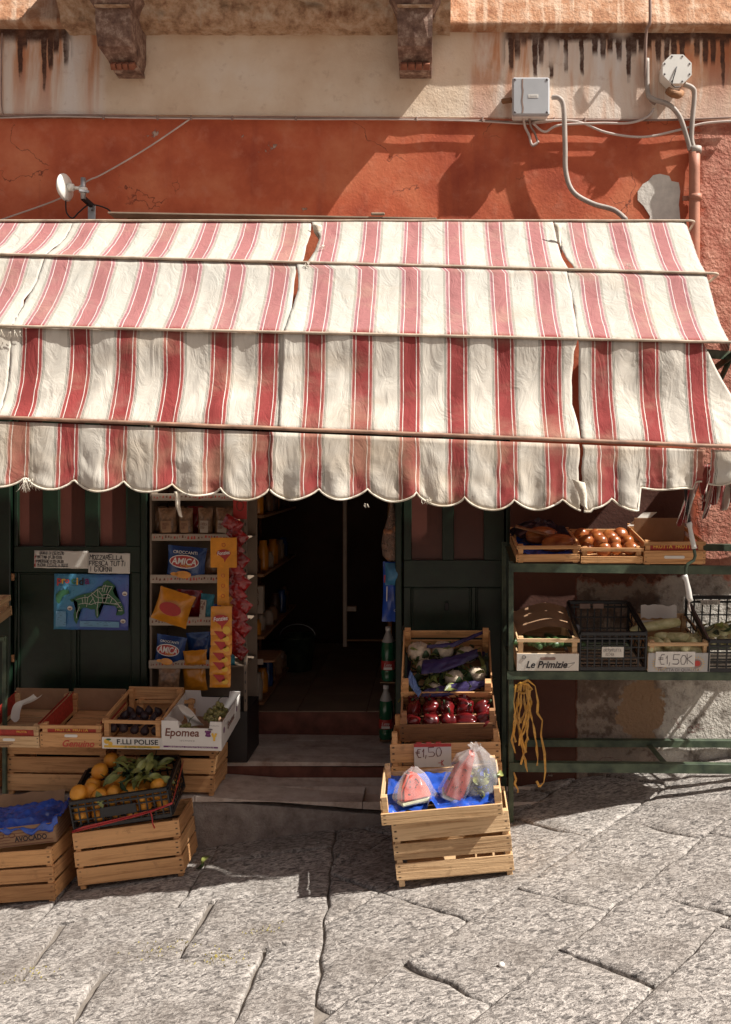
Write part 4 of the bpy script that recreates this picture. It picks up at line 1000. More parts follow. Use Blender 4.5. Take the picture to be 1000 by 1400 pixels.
# ---- chain of red crisp bags
rc = thing('red_bag_chain', 'long hanging chain of glossy red snack bags at the left of the entrance', 'snack bags', P(330, 684, -.06))
ro = Vector(rc.location)
MB().box((-.042, -.004, -.10), (.03, .0, .02), 0, .003).build('header_card', 'red_label', rc)
MB().tube([(-.005+.018*math.cos(k/12*6.283), -.006, -.03+.026*math.sin(k/12*6.283)) for k in range(13)], .002, 4).build('ring_print', 'ink_brown', rc)
for i in range(12):
    p = P(323+i*.9+(3 if i % 2 else -3), 716+i*15.5, -.06)-ro; mb = MB(); an = R(30 + (i*37) % 25)
    if i > 8: p.x -= .012*(i-8)
    ca, sa = math.cos(an), math.sin(an)
    for sg in (-1, 1):
        def fn(u, v):
            x = (u-.5)*.105; z = (v-.5)*.072; y = sg*.018*(math.sin(math.pi*u)*math.sin(math.pi*v))**.5 if 0 < u < 1 and 0 < v < 1 else 0
            y += .012*nz(u*7+i, v*5)
            return (p.x+x*ca+z*sa, -.03+y-.012*v, p.z-x*sa+z*ca)
        mb.grid(fn, 12, 8)
    mb.build('foil_bag', 'red_bag', rc)

# ================================================================== INSIDE THE SHOP
ish = thing('goods_shelf', 'dark shelf of tins and jars along the left inside the shop', 'shelf', (-1.12, 1.2, .286))
for z_ in (.02, .42, .80, 1.16, 1.50): MB().box((-.18, -.55, z_), (.10, .75, z_+.018), 0, .002).build('shelf_board', 'wood_dark', ish)
for y_ in (-.54, .74): MB().box((-.18, y_, 0), (-.16, y_+.02, 1.9), 0, .002).build('upright', 'wood_dark', ish)
jarm = MB(); jarm.lathe([(.0,0),(.034,0),(.036,.01),(.036,.085),(.026,.10),(.026,.118),(0,.118)], 14)
rr = random.Random(9)
cols = ['tin', 'red_label', 'gold_bag', 'rail_strip', 'blue_bag', 'brown_bag', 'card']
jm_ = {c: jarm.mesh('jar', c) for c in cols}
lbls = 'jar or tin of food standing among others on the dark shelf inside the shop'
for k, (z_) in enumerate((.038, .438, .818, 1.178, 1.518)):
    for j in range(7):
        o = link('food_jar', jm_[rr.choice(cols)], None, (-1.12+rr.uniform(.03,.055), 1.2-.48+j*.17+rr.uniform(-.02,.02), .286+z_), (0,0,rr.uniform(0,6))); o.scale = (1,1,rr.uniform(.8,1.7))
        tag(o, lbls, 'jar', 'jars and tins on the inner shelf')
b = thing('goods_carton', 'pale printed carton hanging beside the red snack bags inside the entrance', 'box', P(353, 838, .62))
MB().box((-.03, -.03, 0), (.035, .03, .165), 0, .003).build('carton', 'rail_strip', b); handwriting([('MA',0,1),('RE',0,1),('D0',0,1),('IL',0,1)], 'ink_brown', b, -.02, -.031, .12, .024, .033, pen=.004, seed=4)
b = thing('stand_shelf', 'small metal shelf edge with pale tag at the left inside the entrance', 'shelf', P(352, 906, .45))
MB().box((-.10, -.0, 0), (.10, .30, .012), 0, .002).build('shelf_board', 'wood_dark', b); MB().box((-.045, -.006, -.012), (.035, -.001, .022), 0, .001).build('price_tag', 'rail_strip', b)
fr_ = thing('white_post_frame', 'thin pale upright of a glass cabinet standing in the dark shop', 'cabinet', P(472, 884, 1.5))
MB().box((-.014, -.014, 0), (.014, .014, 1.3), 0, .003).build('upright', 'rail_strip', fr_); MB().box((.0145, -.02, .25), (.08, .02, .285), 0, .003).build('bracket', 'rail_strip', fr_)
MB().box((.0145, -.01, .04), (.30, .01, .05), 0, .002).build('lower_rail', 'card', fr_); MB().box((.30, -.014, 0), (.33, .014, 1.3), 0, .003).build('upright', 'wood_dark', fr_)
b = thing('waste_bucket', 'dull green bucket on the shop floor in the shade', 'bucket', (P(407, 0, 1.7).x, 1.7, .287)); mb = MB(); mb.lathe([(0,0),(.10,0),(.13,.24),(.135,.24),(.135,.25),(.12,.25),(.095,.02),(0,.02)], 20); mb.build('tub', 'green_metal', b)
MB().tube([(.13*math.cos(a), 0, .24+.09*math.sin(a)) for a in [math.pi*i/10 for i in range(11)]], .004, 5).build('handle', 'steel', b)

# ---- water bottles and hanging bags at the right jamb
bp = [(0,0),(.036,0),(.041,.012),(.041,.05),(.038,.058),(.041,.066),(.041,.11),(.038,.118),(.041,.126),(.041,.19),(.036,.225),(.022,.262),(.014,.28),(.014,.292),(.016,.293),(.016,.312),(0,.312)]
def bottle(x, y, z, label):
    t = thing('water_bottle', label, 'bottle', (x, y, z), (0,0,0), 'green water bottles stacked at the door')
    MB().lathe([p for p in bp if p[1] <= .225], 20).build('bottle_body', 'glass_green', t)
    MB().lathe([(.0361,.2255),(.0225,.262),(.0145,.28),(.0145,.292)], 20).build('bottle_neck', 'bottle_neck', t)
    MB().lathe([(.0165,.2925),(.0165,.314),(0,.314)], 16).build('bottle_cap', 'ink_white', t)
    MB().lathe([(.0415,.066),(.0417,.067),(.0417,.118),(.0415,.119)], 20).build('bottle_label', 'red_label', t)
    text('Lete', 'ink_white', t, 0, -.0435, .098, .045, shear=.3)
    flat('label_print', [[(-.024,.07),(.024,.07),(.024,.084),(-.024,.084)]], 'ink_white', -.0425, t)
for (px, py, Y, lb) in ((528, 1010, .44, 'green water bottle with red label standing lowest beside the tall crates'), (531, 930, .44, 'green water bottle with red label stacked above another by the door'), ):
    q = P(px, py, Y); bottle(q.x, Y, q.z, lb)
q = P(548, 1010, .46); bottle(q.x, .50, q.z, 'green water bottle standing half hidden behind the lower front bottle'); q = P(548, 930, .46); bottle(q.x, .50, q.z, 'green water bottle half hidden behind the upper front bottle')
MB_ = thing('bottle_pack_wrap', 'torn cardboard sheet between the two layers of stacked water bottles', 'cardboard', P(534, 931, .46)); MB().box((-.06, -.03, -.006), (.10, .10, -.001), 0, .001).build('sheet', 'card', MB_)
crb = thing('bottle_crate', 'dark base under the stacked bottles beside the entrance', 'crate', (P(536, 0, .47).x, .47, .155)); MB().box((-.07, -.05, -.001), (.10, .10, P(528, 1010, .44).z-.157), 0, .003).build('crate_block', 'wood_dark', crb)
nb = thing('onion_net', 'hanging net bag of small brown onions at the right of the entrance', 'net bag', P(536, 690, .10)); no_ = Vector(nb.location)
mb = MB(); mb.lathe([(.012,.03),(.010,0),(.018,-.05),(.03,-.09),(.05,-.16),(.058,-.22),(.05,-.28),(.02,-.31),(0,-.315)], 18); mb.build('net', 'net', nb)
rr = random.Random(3); so1 = MB().lathe([(0,.022),(.010,.020),(.018,.010),(.020,0),(.017,-.011),(.009,-.018),(0,-.019)], 12).mesh('onion', simple('shallot_skin', (.34,.15,.07), .35, var=.4, scale=40))
for k in range(20):
    a = rr.uniform(0, 6.28); z_ = rr.uniform(-.29, -.13); r_ = .034*math.sin(math.pi*min(1, max(.1, (z_+.33)/.26)))+.004
    o = link('onion', so1, nb, (r_*math.cos(a), r_*math.sin(a), z_), (rr.uniform(0,6), rr.uniform(0,6), 0))
bb = pillow('blue_bag_pack', 'blue and red plastic wrapped pack hanging below the onion net', 'bag', P(536, 850, .12), .11, .33, .09, 'blue_film', (0, R(1), 0), seed=77)
MB().box((-.045, -.052, .22), (-.005, -.049, .262), 0, .001).build('red_patch', 'red_label', bb); text('O', 'ink_white', bb, .02, -.054, .07, .014); MB().box((-.03, -.054, .12), (-.025, -.052, .20), 0, .001).build('light_stripe', 'ink_white', bb)
pillow('blue_bag_pack', 'lighter blue bag wedged just below the onion net', 'bag', P(538, 800, .06), .09, .12, .07, simple('light_blue_bag', (.05,.20,.36), .4, var=.3, scale=12), (0, 0, 0), seed=78)

# ================================================================== CRATES
def crate(label, W, D, H, loc, rot=(0,0,0), front=None, side=None, back=None, mat='wood', post=.0, name='wooden_crate', group=None, pw=.024, floor=True, cat='crate', fmat=None):
    """origin: middle of the front bottom edge; x along the front, y into the crate, z up"""
    t = thing(name, label, cat, loc, rot, group); th = .007
    n3 = lambda H, lo=.02, g=.012, n=3: [(lo+(H-lo)*k/n+ (g/2 if k else 0), lo+(H-lo)*(k+1)/n-(g/2 if k < n-1 else 0)) for k in range(n)]
    front = front if front is not None else n3(H); side = side if side is not None else front; back = back if back is not None else front
    j = lambda a=.002: random.uniform(-a, a)
    for a, b in front: piece('slat', (W+j(.003), th, b-a), fmat or mat, t, (j(.003), th/2, (a+b)/2+j(.002)), (j(.01), j(.010), j(.003)))
    for a, b in back: piece('slat', (W, th, b-a), mat, t, (0, D-th/2, (a+b)/2), (0, j(.006), 0))
    for sx in (-1, 1):
        for a, b in side: piece('slat', (D-2*th-.001, th, b-a), mat, t, (sx*(W/2-th/2-.001), D/2, (a+b)/2+j(.0015)), (0, j(.006), math.pi/2))
        for y in (th+pw/2+.0005, D-th-pw/2-.0005):
            piece('corner_post', (pw, pw, H+post), mat, t, (sx*(W/2-th-pw/2-.001), y, (H+post)/2-.0005))
    if floor:
        nb = 4
        for k in range(nb):
            wd = (D-2*th)/nb
            piece('floor_board', (W-2*th-2*pw-.006, wd-.010, .005), mat, t, (0, th+wd*(k+.5), .024))
    return t
def inside(t, x, y, z): return WM(t) @ Vector((x, y, z))
GT = math.atan(GS)
# ---- row on the low step
ca = crate('old orange wooden crate on the step, under the two red lined fruit trays', .50, .29, .285, P(76, 0, -.265) .xyz*Vector((1,1,0)) + Vector((0,0,.090)), (0, R(1.2), 0)) if False else None
def V2(px, Y, z): return Vector((P(px, 0, Y).x, Y, z))
ca = crate('slatted wooden crate on the left step, carrying the two red lined fruit trays', .50, .28, .292, V2(76, -.262, .091), (0, R(1), 0), group='crates standing on the step')
cb = crate('slatted wooden crate on the step, carrying the white grape carton and label tray', .50, .28, .285, V2(226, -.265, .091), (0, R(1.2), 0), group='crates standing on the step')
cb2 = crate('old wooden crate mostly out of view at the far left end of the step', .50, .28, .28, V2(-72, -.262, .091), (0, R(-1), 0), group='crates standing on the step')
def tray(label, px, z, Y, W, D, H, rx, ry=0, rz=0, panel=.6, mat='wood', fmat=None, **k):
    return crate(label, W, D, H, V2(px, Y, z), (R(rx), R(ry), R(rz)), front=[(.006, H*panel), (H-.018, H)], side=[(.006, H*panel), (H-.02, H)], back=[(.006, H*.55), (H*.62, H+.01)], mat=mat, post=.004, name='fruit_tray', cat='fruit tray', fmat=fmat, **k)
def slot(t, w_, z, y=-.0025, x=0, mat='ink_white'):
    n = 12; r = .007
    pts = [(x-w_/2+r*math.cos(a), z+r*math.sin(a)) for a in [math.pi/2+math.pi*i/n for i in range(n+1)]]+[(x+w_/2+r*math.cos(a), z+r*math.sin(a)) for a in [-math.pi/2+math.pi*i/n for i in range(n+1)]]
    MB().prism(pts, y, y+.002).build('handle_slot', mat, t)
def liner(t, W, D, H, mat, back=.05):
    mb = MB(); mb.box((-W/2+.012, .010, .03), (W/2-.012, .0125, H-.004), 0, .0008); mb.box((-W/2+.009, .013, .03), (-W/2+.0115, D-.014, H+.01), 0, .0008); mb.box((W/2-.0115, .013, .03), (W/2-.009, D-.014, H+.01), 0, .0008)
    mb.build('red_liner', mat, t); MB().box((-W/2+.012, D-.014, .03), (W/2-.012, D-.011, H+back), 0, .001).build('card_back', 'card', t)
t = tray('fruit tray with red FRUTTA liner and a curled white paper, leftmost in the row', 13, .385, -.44, .30, .40, .115, 9, 1, panel=.55, mat='wood_pale'); liner(t, .30, .40, .115, 'card_red', .03)
slot(t, .045, .045); text('FRUTTA', 'ink_yellow', t, .06, .0085, .082, .05, bold=.02)
for i, (w_, z_) in enumerate(((.11, .020), (.09, .012), (.10, .028))): MB().box((-.10+i*.01, -.0022, z_-.0015), (-.10+i*.01+w_, -.0012, z_+.0015), 0, .0003).build('small_print', 'ink_brown', t)
pp = UVGrid
mb = MB(); o = inside(t, -.02, .20, .05)
mb.grid(lambda u, v: (-.075+.10*v*v+.045*u, .06+.05*v, .06+.13*v-.02*math.sin(3.1*u)+.02*math.sin(v*5)), 6, 14); pc = mb.build('curled_paper', 'paper', None, fix=False); pc.location = inside(t, 0, .12, .01); pc.rotation_euler = t.rotation_euler; tag(pc, 'curled white wrapping paper sticking up from the leftmost fruit tray', 'paper')
t = tray('fruit tray with red liner and dark red Genuino lettering', 98, .385, -.445, .30, .40, .120, 8, 1, panel=.66); liner(t, .30, .40, .12, 'card_red', .03)
slot(t, .050, .066); text('Genuino', 'ink_red', t, .035, -.0022, .027, .155, .034, shear=.35, bold=.015); text('FRUTTA  FRUTTA', 'ink_yellow', t, 0, .0085, .092, .16, bold=.02)
t = tray('narrow fruit tray of dark figs with a yellow and blue F.LLI POLISE label', 181, .382, -.45, .29, .40, .150, 8, 1, panel=.42, mat='wood')
MB().box((-.145, -.0035, .004), (.145, -.001, .062), 0, .001).build('label_band', 'ink_white', t)
MB().box((-.135, -.0045, .010), (.135, -.0037, .022), 0, .0003).build('yellow_band', 'ink_yellow', t)
text('F.LLI POLISE', 'ink', t, .028, -.005, .041, .20, .026, bold=.02); text('di  Ischia  Ortofrutta', 'ink_green', t, .03, -.0055, .016, .13)
flat('fruit_print', [disc(-.122, .042, .013, .013, 0), disc(-.104, .030, .011, .011, 0)], 'ink_yellow', -.005, t); flat('leaf_print', [disc(-.112, .052, .012, .005, 0)], 'ink_green', -.0055, t)
fg = MB().lathe([(0,-.022),(.014,-.018),(.022,-.006),(.020,.008),(.010,.022),(.004,.030),(0,.031)], 12).mesh('fig', simple('fig_skin', (.035,.018,.022), .5, var=.5, scale=60))
rr = random.Random(8)
for k in range(20):
    o = link('fig', fg, None, inside(t, -.11+.052*(k % 5)+rr.uniform(-.006,.006), .06+.075*(k//5), .068+rr.uniform(0,.012)), (rr.uniform(-.6,.6), rr.uniform(-.6,.6), rr.uniform(0,6))); tag(o, 'dark fig lying among others in the F.LLI POLISE tray', 'fig', 'figs in the labelled tray')
# white grape carton
W_, D_, H_ = .29, .42, .145
gc = thing('grape_carton', 'open white cardboard carton printed Epomea, holding green grapes and white paper', 'box', V2(262, -.47, .385), (R(6), R(1.5), R(0)))
pf = [(-W_/2,0),(W_/2,0),(W_/2,H_),(W_/2-.055,H_),(W_/2-.06,H_-.035),(-W_/2+.085,H_-.035),(-W_/2+.08,H_),(-W_/2,H_)]
MB().prism(pf, 0, .004).build('front_wall', 'card_white', gc)
MB().prism([(x, z) for x, z in pf], D_-.004, D_).build('back_wall', 'card_white', gc)
for sx in (-1, 1):
    mb = MB(); mb.box((sx*(W_/2-.004), .0045, 0), (sx*W_/2, D_-.0045, H_-.012), 0, .001); mb.build('side_wall', 'card_white', gc)
MB().box((-W_/2+.0045, .0045, .001), (W_/2-.0045, D_-.0045, .005), 0, .0005).build('bottom', 'card', gc)
text('Epomea', 'ink_brown', gc, -.045, -.0012, .082, .165, .052, shear=.12, bold=.02); text('I S C H I A N O', 'ink_grey', gc, -.02, -.0012, .047, .07)
for k in range(1): MB().box((-.135, -.0013, .012), (.128, -.0006, .020), 0, .0003).build('print_line', 'ink_purple', gc)
text('UVA DA TAVOLA  ORTOFRUTTA DI PRIMA SCELTA', 'ink_white', gc, 0, -.0018, .016, .22)
text('ORTOFRUTTA', 'ink_grey', gc, .108, -.0012, .125, .05)
for k, (x, z) in enumerate(((.075,.085),(.085,.085),(.080,.074),(.070,.095),(.090,.095),(.080,.095),(.072,.076),(.088,.075))): flat('grape_print', [disc(x, z, .006, .006, 0, 10)], 'ink_purple', -.0012-.0001*k, gc)
for k, (x, z) in enumerate(((.105,.075),(.115,.075),(.110,.065),(.102,.084),(.118,.084),(.110,.055))): flat('grape_print', [disc(x, z, .006, .006, 0, 10)], 'ink_yellow', -.0022-.0001*k, gc)
flat('leaf_print', [disc(.092, .107, .012, .004, 0)], 'ink_grey', -.0035, gc)
tt = text('Epomea', 'ink_brown', gc, 0, 0, 0, .15, .045, shear=.12, bold=.02, name='side_lettering'); tt.location = (W_/2+.0012, .20, .07); tt.rotation_euler = (0, 0, math.pi/2)
for y_ in (.05, .33):
    q = MB(); q.add([(W_/2+.0012, y_+.014*math.cos(a), .085+.016*math.sin(a)) for a in [6.283*i/12 for i in range(12)]], [tuple(range(12))]); q.build('grape_print', 'ink_purple', gc, fix=False)
gm = MB().lathe([(0,-.012),(.007,-.010),(.0105,-.004),(.0105,.004),(.007,.010),(0,.012)], 10).mesh('grape', 'grape')
def bunch(label, c, n, rx, ry, rz_, seed):
    b = thing('grape_bunch', label, 'grapes', c); rr = random.Random(seed)
    for k in range(n):
        a = rr.uniform(0, 6.28); q = rr.random()**.6
        o = link('grape', gm, b, (rx*q*math.cos(a), ry*q*math.sin(a), rz_*(1-q*q)*rr.uniform(.3, 1)), (rr.uniform(0,3), rr.uniform(0,3), 0))
    MB().tube([(0,0,rz_*.8),(.01,.005,rz_+.02),(.03,.0,rz_+.035)], .0022, 5).build('stem', 'leaf_dark', b)
bunch('bunch of green grapes heaped at the right back of the white carton', inside(gc, .075, .20, .085), 80, .065, .08, .075, 1)
bunch('bunch of green grapes low in front of the paper in the white carton', inside(gc, -.035, .06, .062), 46, .065, .05, .045, 2)
for (lb, pts, hh) in (('tall white wrapping paper point standing in the white grape carton', ((-.055,.13),(.02,.16)), .115), ('folded white wrapping paper standing at the left of the white grape carton', ((-.10,.06),(-.03,.09)), .075)):
    mb = MB(); (xa, ya), (xb, yb) = pts
    mb.grid(lambda u, v: (xa+(xb-xa)*u*(1-.75*v)-.05*v*v, ya+(yb-ya)*u+.012*math.sin(6*v+3*u), .06+hh*v*(1-.12*u)), 8, 14)
    o = mb.build('wrapping_paper', 'paper', None, gc.location, gc.rotation_euler, fix=False); tag(o, lb, 'paper')
t = tray('plain wooden tray standing behind the label tray at the snack stand foot', 226, .40, -.10, .30, .10, .13, 0, 0)
# small tray and dark stand at the far left edge
t = crate('small pale crate cut off by the left edge, beside the green door', .30, .30, .11, V2(-62, -.33, P(0, 868, -.33).z), (R(10), 0, 0), front=[(.0,.05),(.08,.11)], mat='wood_pale')
dk = thing('dark_stand', 'dark green metal stand leg at the left edge below the small crate', 'stand', V2(-30, -.30, .09)); MB().bar((.125, .02, 0), (.125, .02, P(0, 872, -.33).z-.09), .02, .02).build('leg', 'green_metal', dk); MB().box((-.3, .0, P(0,872,-.33).z-.115), (.13, .04, P(0,872,-.33).z-.093), 0, .002).build('rail', 'green_metal', dk)

# ---- front left pair on the street
def gl(px, Y): x = P(px, 0, Y).x; return Vector((x, Y, gz(x)+.004))
cd = crate('large orange wooden crate on the street, under the black crate of oranges', .50, .29, .27, gl(180, -.57), (R(0), -GT*.85, R(2)), group='big crates on the street')
cc = crate('large orange wooden crate on the street, under the AVOCADO carton', .50, .30, .255, gl(3, -.63), (0, -GT*.55, R(-1)), group='big crates on the street')
# avocado carton
av = thing('avocado_carton', 'brown printed carton lettered AVOCADO with blue plastic spilling over its rim', 'box', inside(cc, .055, .035, .262), (R(3), -GT*.7, R(3)))
aw_, ad_, ah_ = .40, .26, .095
for nm, a, b in (('front_wall', (-aw_/2, 0, 0), (aw_/2, .004, ah_)), ('back_wall', (-aw_/2, ad_-.004, 0), (aw_/2, ad_, ah_)), ('side_wall', (-aw_/2, .0045, 0), (-aw_/2+.004, ad_-.0045, ah_)), ('side_wall', (aw_/2-.004, .0045, 0), (aw_/2, ad_-.0045, ah_)), ('bottom', (-aw_/2+.0045, .0045, .0), (aw_/2-.0045, ad_-.0045, .003))): MB().box(a, b, 0, .001).build(nm, 'card', av)
text('AVOCADO', 'ink', av, .085, -.0012, .035, .15, .026, bold=.03); 
gb = MB()
for k in range(6): gb.box((-.19+k*.003, -.0012, .006+k*.014), (.19-k*.004 if k not in (2,) else -.01, -.0004, .0085+k*.014), 0, .0002)
gb.build('printed_grain', 'ink_brown', av)
for x in (-.13, -.05, .0): MB().tube([(x+.014*math.cos(a/10*6.283), -.001, .055+.010*math.sin(a/10*6.283)) for a in range(11)], .0015, 4).build('grain_ring', 'ink_brown', av)
gb = MB()
for k in range(5): gb.box((aw_/2+.0004, .02, .012+k*.016), (aw_/2+.0012, .24, .0145+k*.016), 0, .0002)
gb.build('side_print', 'ink_brown', av)
mb = MB()
def bl(u, v):
    x = -.20+.42*u; y = -.012+.25*v; e = max(0, .5-v)*2
    z = .092+.022*nz(u*6, v*5)+.012*nz(u*15, v*13)+.02*math.sin(math.pi*u)*(v > .2)
    if v < .14: z -= (.14-v)*(.10+.40*max(0, nz(u*5, 3)+.1)); y = -.008-.004*nz(u*20, v*9)
    if u > .94: z += .02
    return (x, y, z)
mb.grid(bl, 60, 40); o = mb.build('blue_plastic_sheet', 'blue_film', None, av.location, av.rotation_euler, fix=False); md = o.modifiers.new('t', 'SOLIDIFY'); md.thickness = .001; tag(o, 'crumpled blue plastic sheet draped over the AVOCADO carton', 'plastic sheet')
cf = thing('carton_flap', 'brown cardboard flap lying behind the blue plastic sheet', 'cardboard', av.location + Vector((-.02, .23, .10)), (R(-20), -GT*.7, 0)); MB().grid(lambda u, v: (-.17+.34*u, .01*math.sin(u*5), .07*v+.012*nz(u*5, v)), 12, 3).build('flap', 'card', cf, fix=False)

# black plastic lattice crates
def lattice(label, W, D, H, loc, rot, nx=13, nzb=4, sag=0.0, solid=.0, front_h=None, tagc=True):
    t = thing('plastic_crate', label, 'crate', loc, rot, 'black plastic crates')
    th = .010; fh = front_h or H
    def wall(nm, p0, p1, h0, h1, n, nrm):
        mb = MB(); p0 = Vector(p0); p1 = Vector(p1); d = p1-p0
        up = Vector(nrm)
        zt = lambda f: h0+(h1-h0)*f
        mb.bar(p0+Vector((0,0,.010)), p1+Vector((0,0,.010)), .008, .018, up=(0,0,1))
        mb.bar(p0+Vector((0,0,h0-.009)), p1+Vector((0,0,h1-.009)), .016, .018)
        mb.bar(p0+Vector((0,0,h0-.034)), p1+Vector((0,0,h1-.034)), .008, .010)
        for f in (.33, .6): mb.bar(p0+Vector((0,0,h0*f)), p1+Vector((0,0,h1*f)), .0065, .006)
        for k in range(n+1):
            q = p0+d*(k/n); hh = zt(k/n)
            mb.bar(q+Vector((0,0,.005)), q+Vector((0,0,hh-.012)), .0075, .005 if 0 < k < n else .014, up=up)
        mb.build(nm, 'black_plastic', t)
    x = W/2-.006
    wall('front_wall', (-x+.001,.006,0), (x-.001,.006,0), fh, fh, nx, (0,1,0)); wall('back_wall', (-x+.001,D-.006,0), (x-.001,D-.006,0), H, H, nx, (0,1,0))
    wall('side_wall', (-x,.016,0), (-x,D-.016,0), fh, H, int(nx*.6), (1,0,0)); wall('side_wall', (x,.016,0), (x,D-.016,0), fh, H, int(nx*.6), (1,0,0))
    mb = MB()
    for k in range(9): mb.bar((-x+.02, .02+(D-.04)*k/8, .006), (x-.02, .02+(D-.04)*k/8, .006), .012, .004)
    mb.build('crate_floor', 'black_plastic', t)
    return t
oc = lattice('black plastic lattice crate full of oranges and leaves, tied with red tape', .47, .30, .175, inside(cd, -.004, -.005, .285), (R(7), -GT*.95, R(3)), front_h=.150)
MB().box((-.095, -.006, .052), (.075, .0, .100), 0, .003).build('label_plate', 'black_plastic', oc)
def orange_mesh(seed, r=.036):
    n, m = 20, 14; mb = MB()
    mb.grid(lambda u, v: tuple(Vector((math.sin(math.pi*v)*math.cos(2*math.pi*u), math.sin(math.pi*v)*math.sin(2*math.pi*u), math.cos(math.pi*v)*.95))*(r*(1-.05*(v < .06)+.02*nz(math.cos(6.283*u)*2, math.sin(6.283*u)*2, v*3+seed)))), n, m)
    return mb.mesh('orange', 'orange_skin')
oms = [orange_mesh(k, .034+.003*k) for k in range(3)]
rr = random.Random(21)
olab = {0:'orange on top of the heap at the back left corner of the black crate', 1:'large orange at the left front corner of the black crate, above the rim', 2:'orange at the very top of the heap, beside the leaves'}
heap = [(-.195,.045,.165,2,'large orange resting on the left front corner of the black crate'),(-.125,.17,.205,2,'big orange second from the top of the heap in the black crate'),(-.085,.235,.225,1,'topmost orange at the back of the heap in the black crate'),
 (-.10,.045,.130,2,'orange at the front of the heap, left of the hanging leaf'),(-.155,.09,.150,1,None),(-.035,.06,.135,1,'orange in front of the leaf pile near the middle of the black crate'),(-.025,.13,.165,1,None),(.045,.05,.125,1,None),
 (-.16,.15,.150,1,None),(-.06,.13,.150,1,None),(.17,.06,.14,0,'orange peeping out at the right end of the black crate rim'),(-.20,.12,.130,0,None)]
for k in range(24):
    heap.append((-.19+.075*(k % 6)+rr.uniform(-.01,.01), .045+.075*((k//6) % 4), .045+rr.uniform(0,.02), rr.randrange(2), None))
for k in range(14): heap.append((-.19+.07*(k % 6)+rr.uniform(-.01,.01), .045+.08*((k//6) % 3), .098+rr.uniform(0,.012), rr.randrange(2), None))
for (x, y, z, k, lb) in heap:
    o = link('orange', oms[k], None, inside(oc, x, y, z), (rr.uniform(0,6), rr.uniform(0,6), 0)); tag(o, lb or 'orange lying among the others inside the black lattice crate', 'orange', 'oranges in the black crate')
lfm = MB(); lfm.grid(lambda u, v: ((u-.5)*.034*math.sin(math.pi*min(1, v*.97+.02))**.8, .085*v, .012*math.sin(math.pi*v)+.006*abs(u-.5)*2), 4, 8); lm = lfm.mesh('leaf', 'leaf', False)
lfm2 = MB(); lfm2.grid(lambda u, v: ((u-.5)*.028*math.sin(math.pi*min(1, v*.97+.02))**.8, .065*v, -.014*math.sin(math.pi*v)+.004*abs(u-.5)*2), 4, 8); lm2 = lfm2.mesh('leaf', 'leaf_dark', False)
tw = thing('leafy_twigs', 'leafy green citrus twigs heaped over the oranges in the black crate', 'leaves', inside(oc, .05, .14, .16))
for k in range(70):
    x = rr.gauss(.04, .055); y = rr.gauss(-.02, .055); z = .055-abs(x)*.25+rr.uniform(-.03, .02)
    x = max(-.12, min(.14, x)); y = max(-.12, min(.11, y))
    link('leaf', lm if k % 3 else lm2, tw, (x, y, z), (rr.uniform(-.9,.9), rr.uniform(-.9,.9), rr.uniform(0,6.3)))
mb = MB()
for k in range(5):
    a = rr.uniform(0, 6.28); mb.tube([(0,0,.03),(.05*math.cos(a), .05*math.sin(a), .06),(.11*math.cos(a), .11*math.sin(a), .045+.02*(k % 2))], .002, 5)
mb.tube([(-.10,0,.02),(-.09,.0,.06),(-.06,.01,.085),(-.05,.02,.05),(-.02,.0,.07),(.0,.0,.085),(.03,0,.04)], .0014, 4); mb.build('twig', 'wood_dark', tw)
o = link('fallen_leaf', lm, None, inside(oc, -.075, -.012, .10), (R(100), R(20), R(200))); tag(o, 'single green leaf hanging over the front rim of the black crate', 'leaf')
tp = thing('red_tape', 'red plastic tape tied round the black crate of oranges with hanging ends', 'tape', oc.location, oc.rotation_euler)
mb = MB(); 
def tape(pts, w_=.010):
    pts = [Vector(p) for p in pts]
    for p, q in zip(pts, pts[1:]):
        mb.add([p+Vector((0,0,-w_/2)), q+Vector((0,0,-w_/2)), q+Vector((0,0,w_/2)), p+Vector((0,0,w_/2))], [(0,1,2,3)])
tape([(-.235,-.006,.004),(-.18,-.010,.020),(-.06,-.011,.030),(.03,-.011,.038),(.14,-.011,.050),(.20,-.010,.062),(.242,-.004,.07)]); tape([(.243,-.003,.07),(.245,.12,.10),(.246,.22,.125),(.243,.305,.14)], .014); tape([(.14,-.012,.05),(.143,-.014,.02),(.138,-.012,-.008),(.146,-.014,-.028)], .006)
mb.tube([(-.235,-.01,.004),(-.10,-.014,.020),(.10,-.014,.042),(.14,-.015,.05),(.21,-.012,.064)], .0035, 5); mb.tube([(.14,-.014,.05),(.143,-.016,.018),(.139,-.014,-.01),(.146,-.016,-.034)], .0035, 5)
mb.build('tape_band', 'ribbon', tp, fix=False)
for (px, Y, lb) in ((276, -.50, 'fallen green leaf on the street at the corner of the orange crate'), (268, -.53, 'second fallen leaf lying flat beside the orange crate corner')):
    q = gl(px, Y); o = link('fallen_leaf', lm if px > 270 else lm2, None, q+Vector((0,0,.012)), (R(4), R(-8), R(70+px))); tag(o, lb, 'leaf')

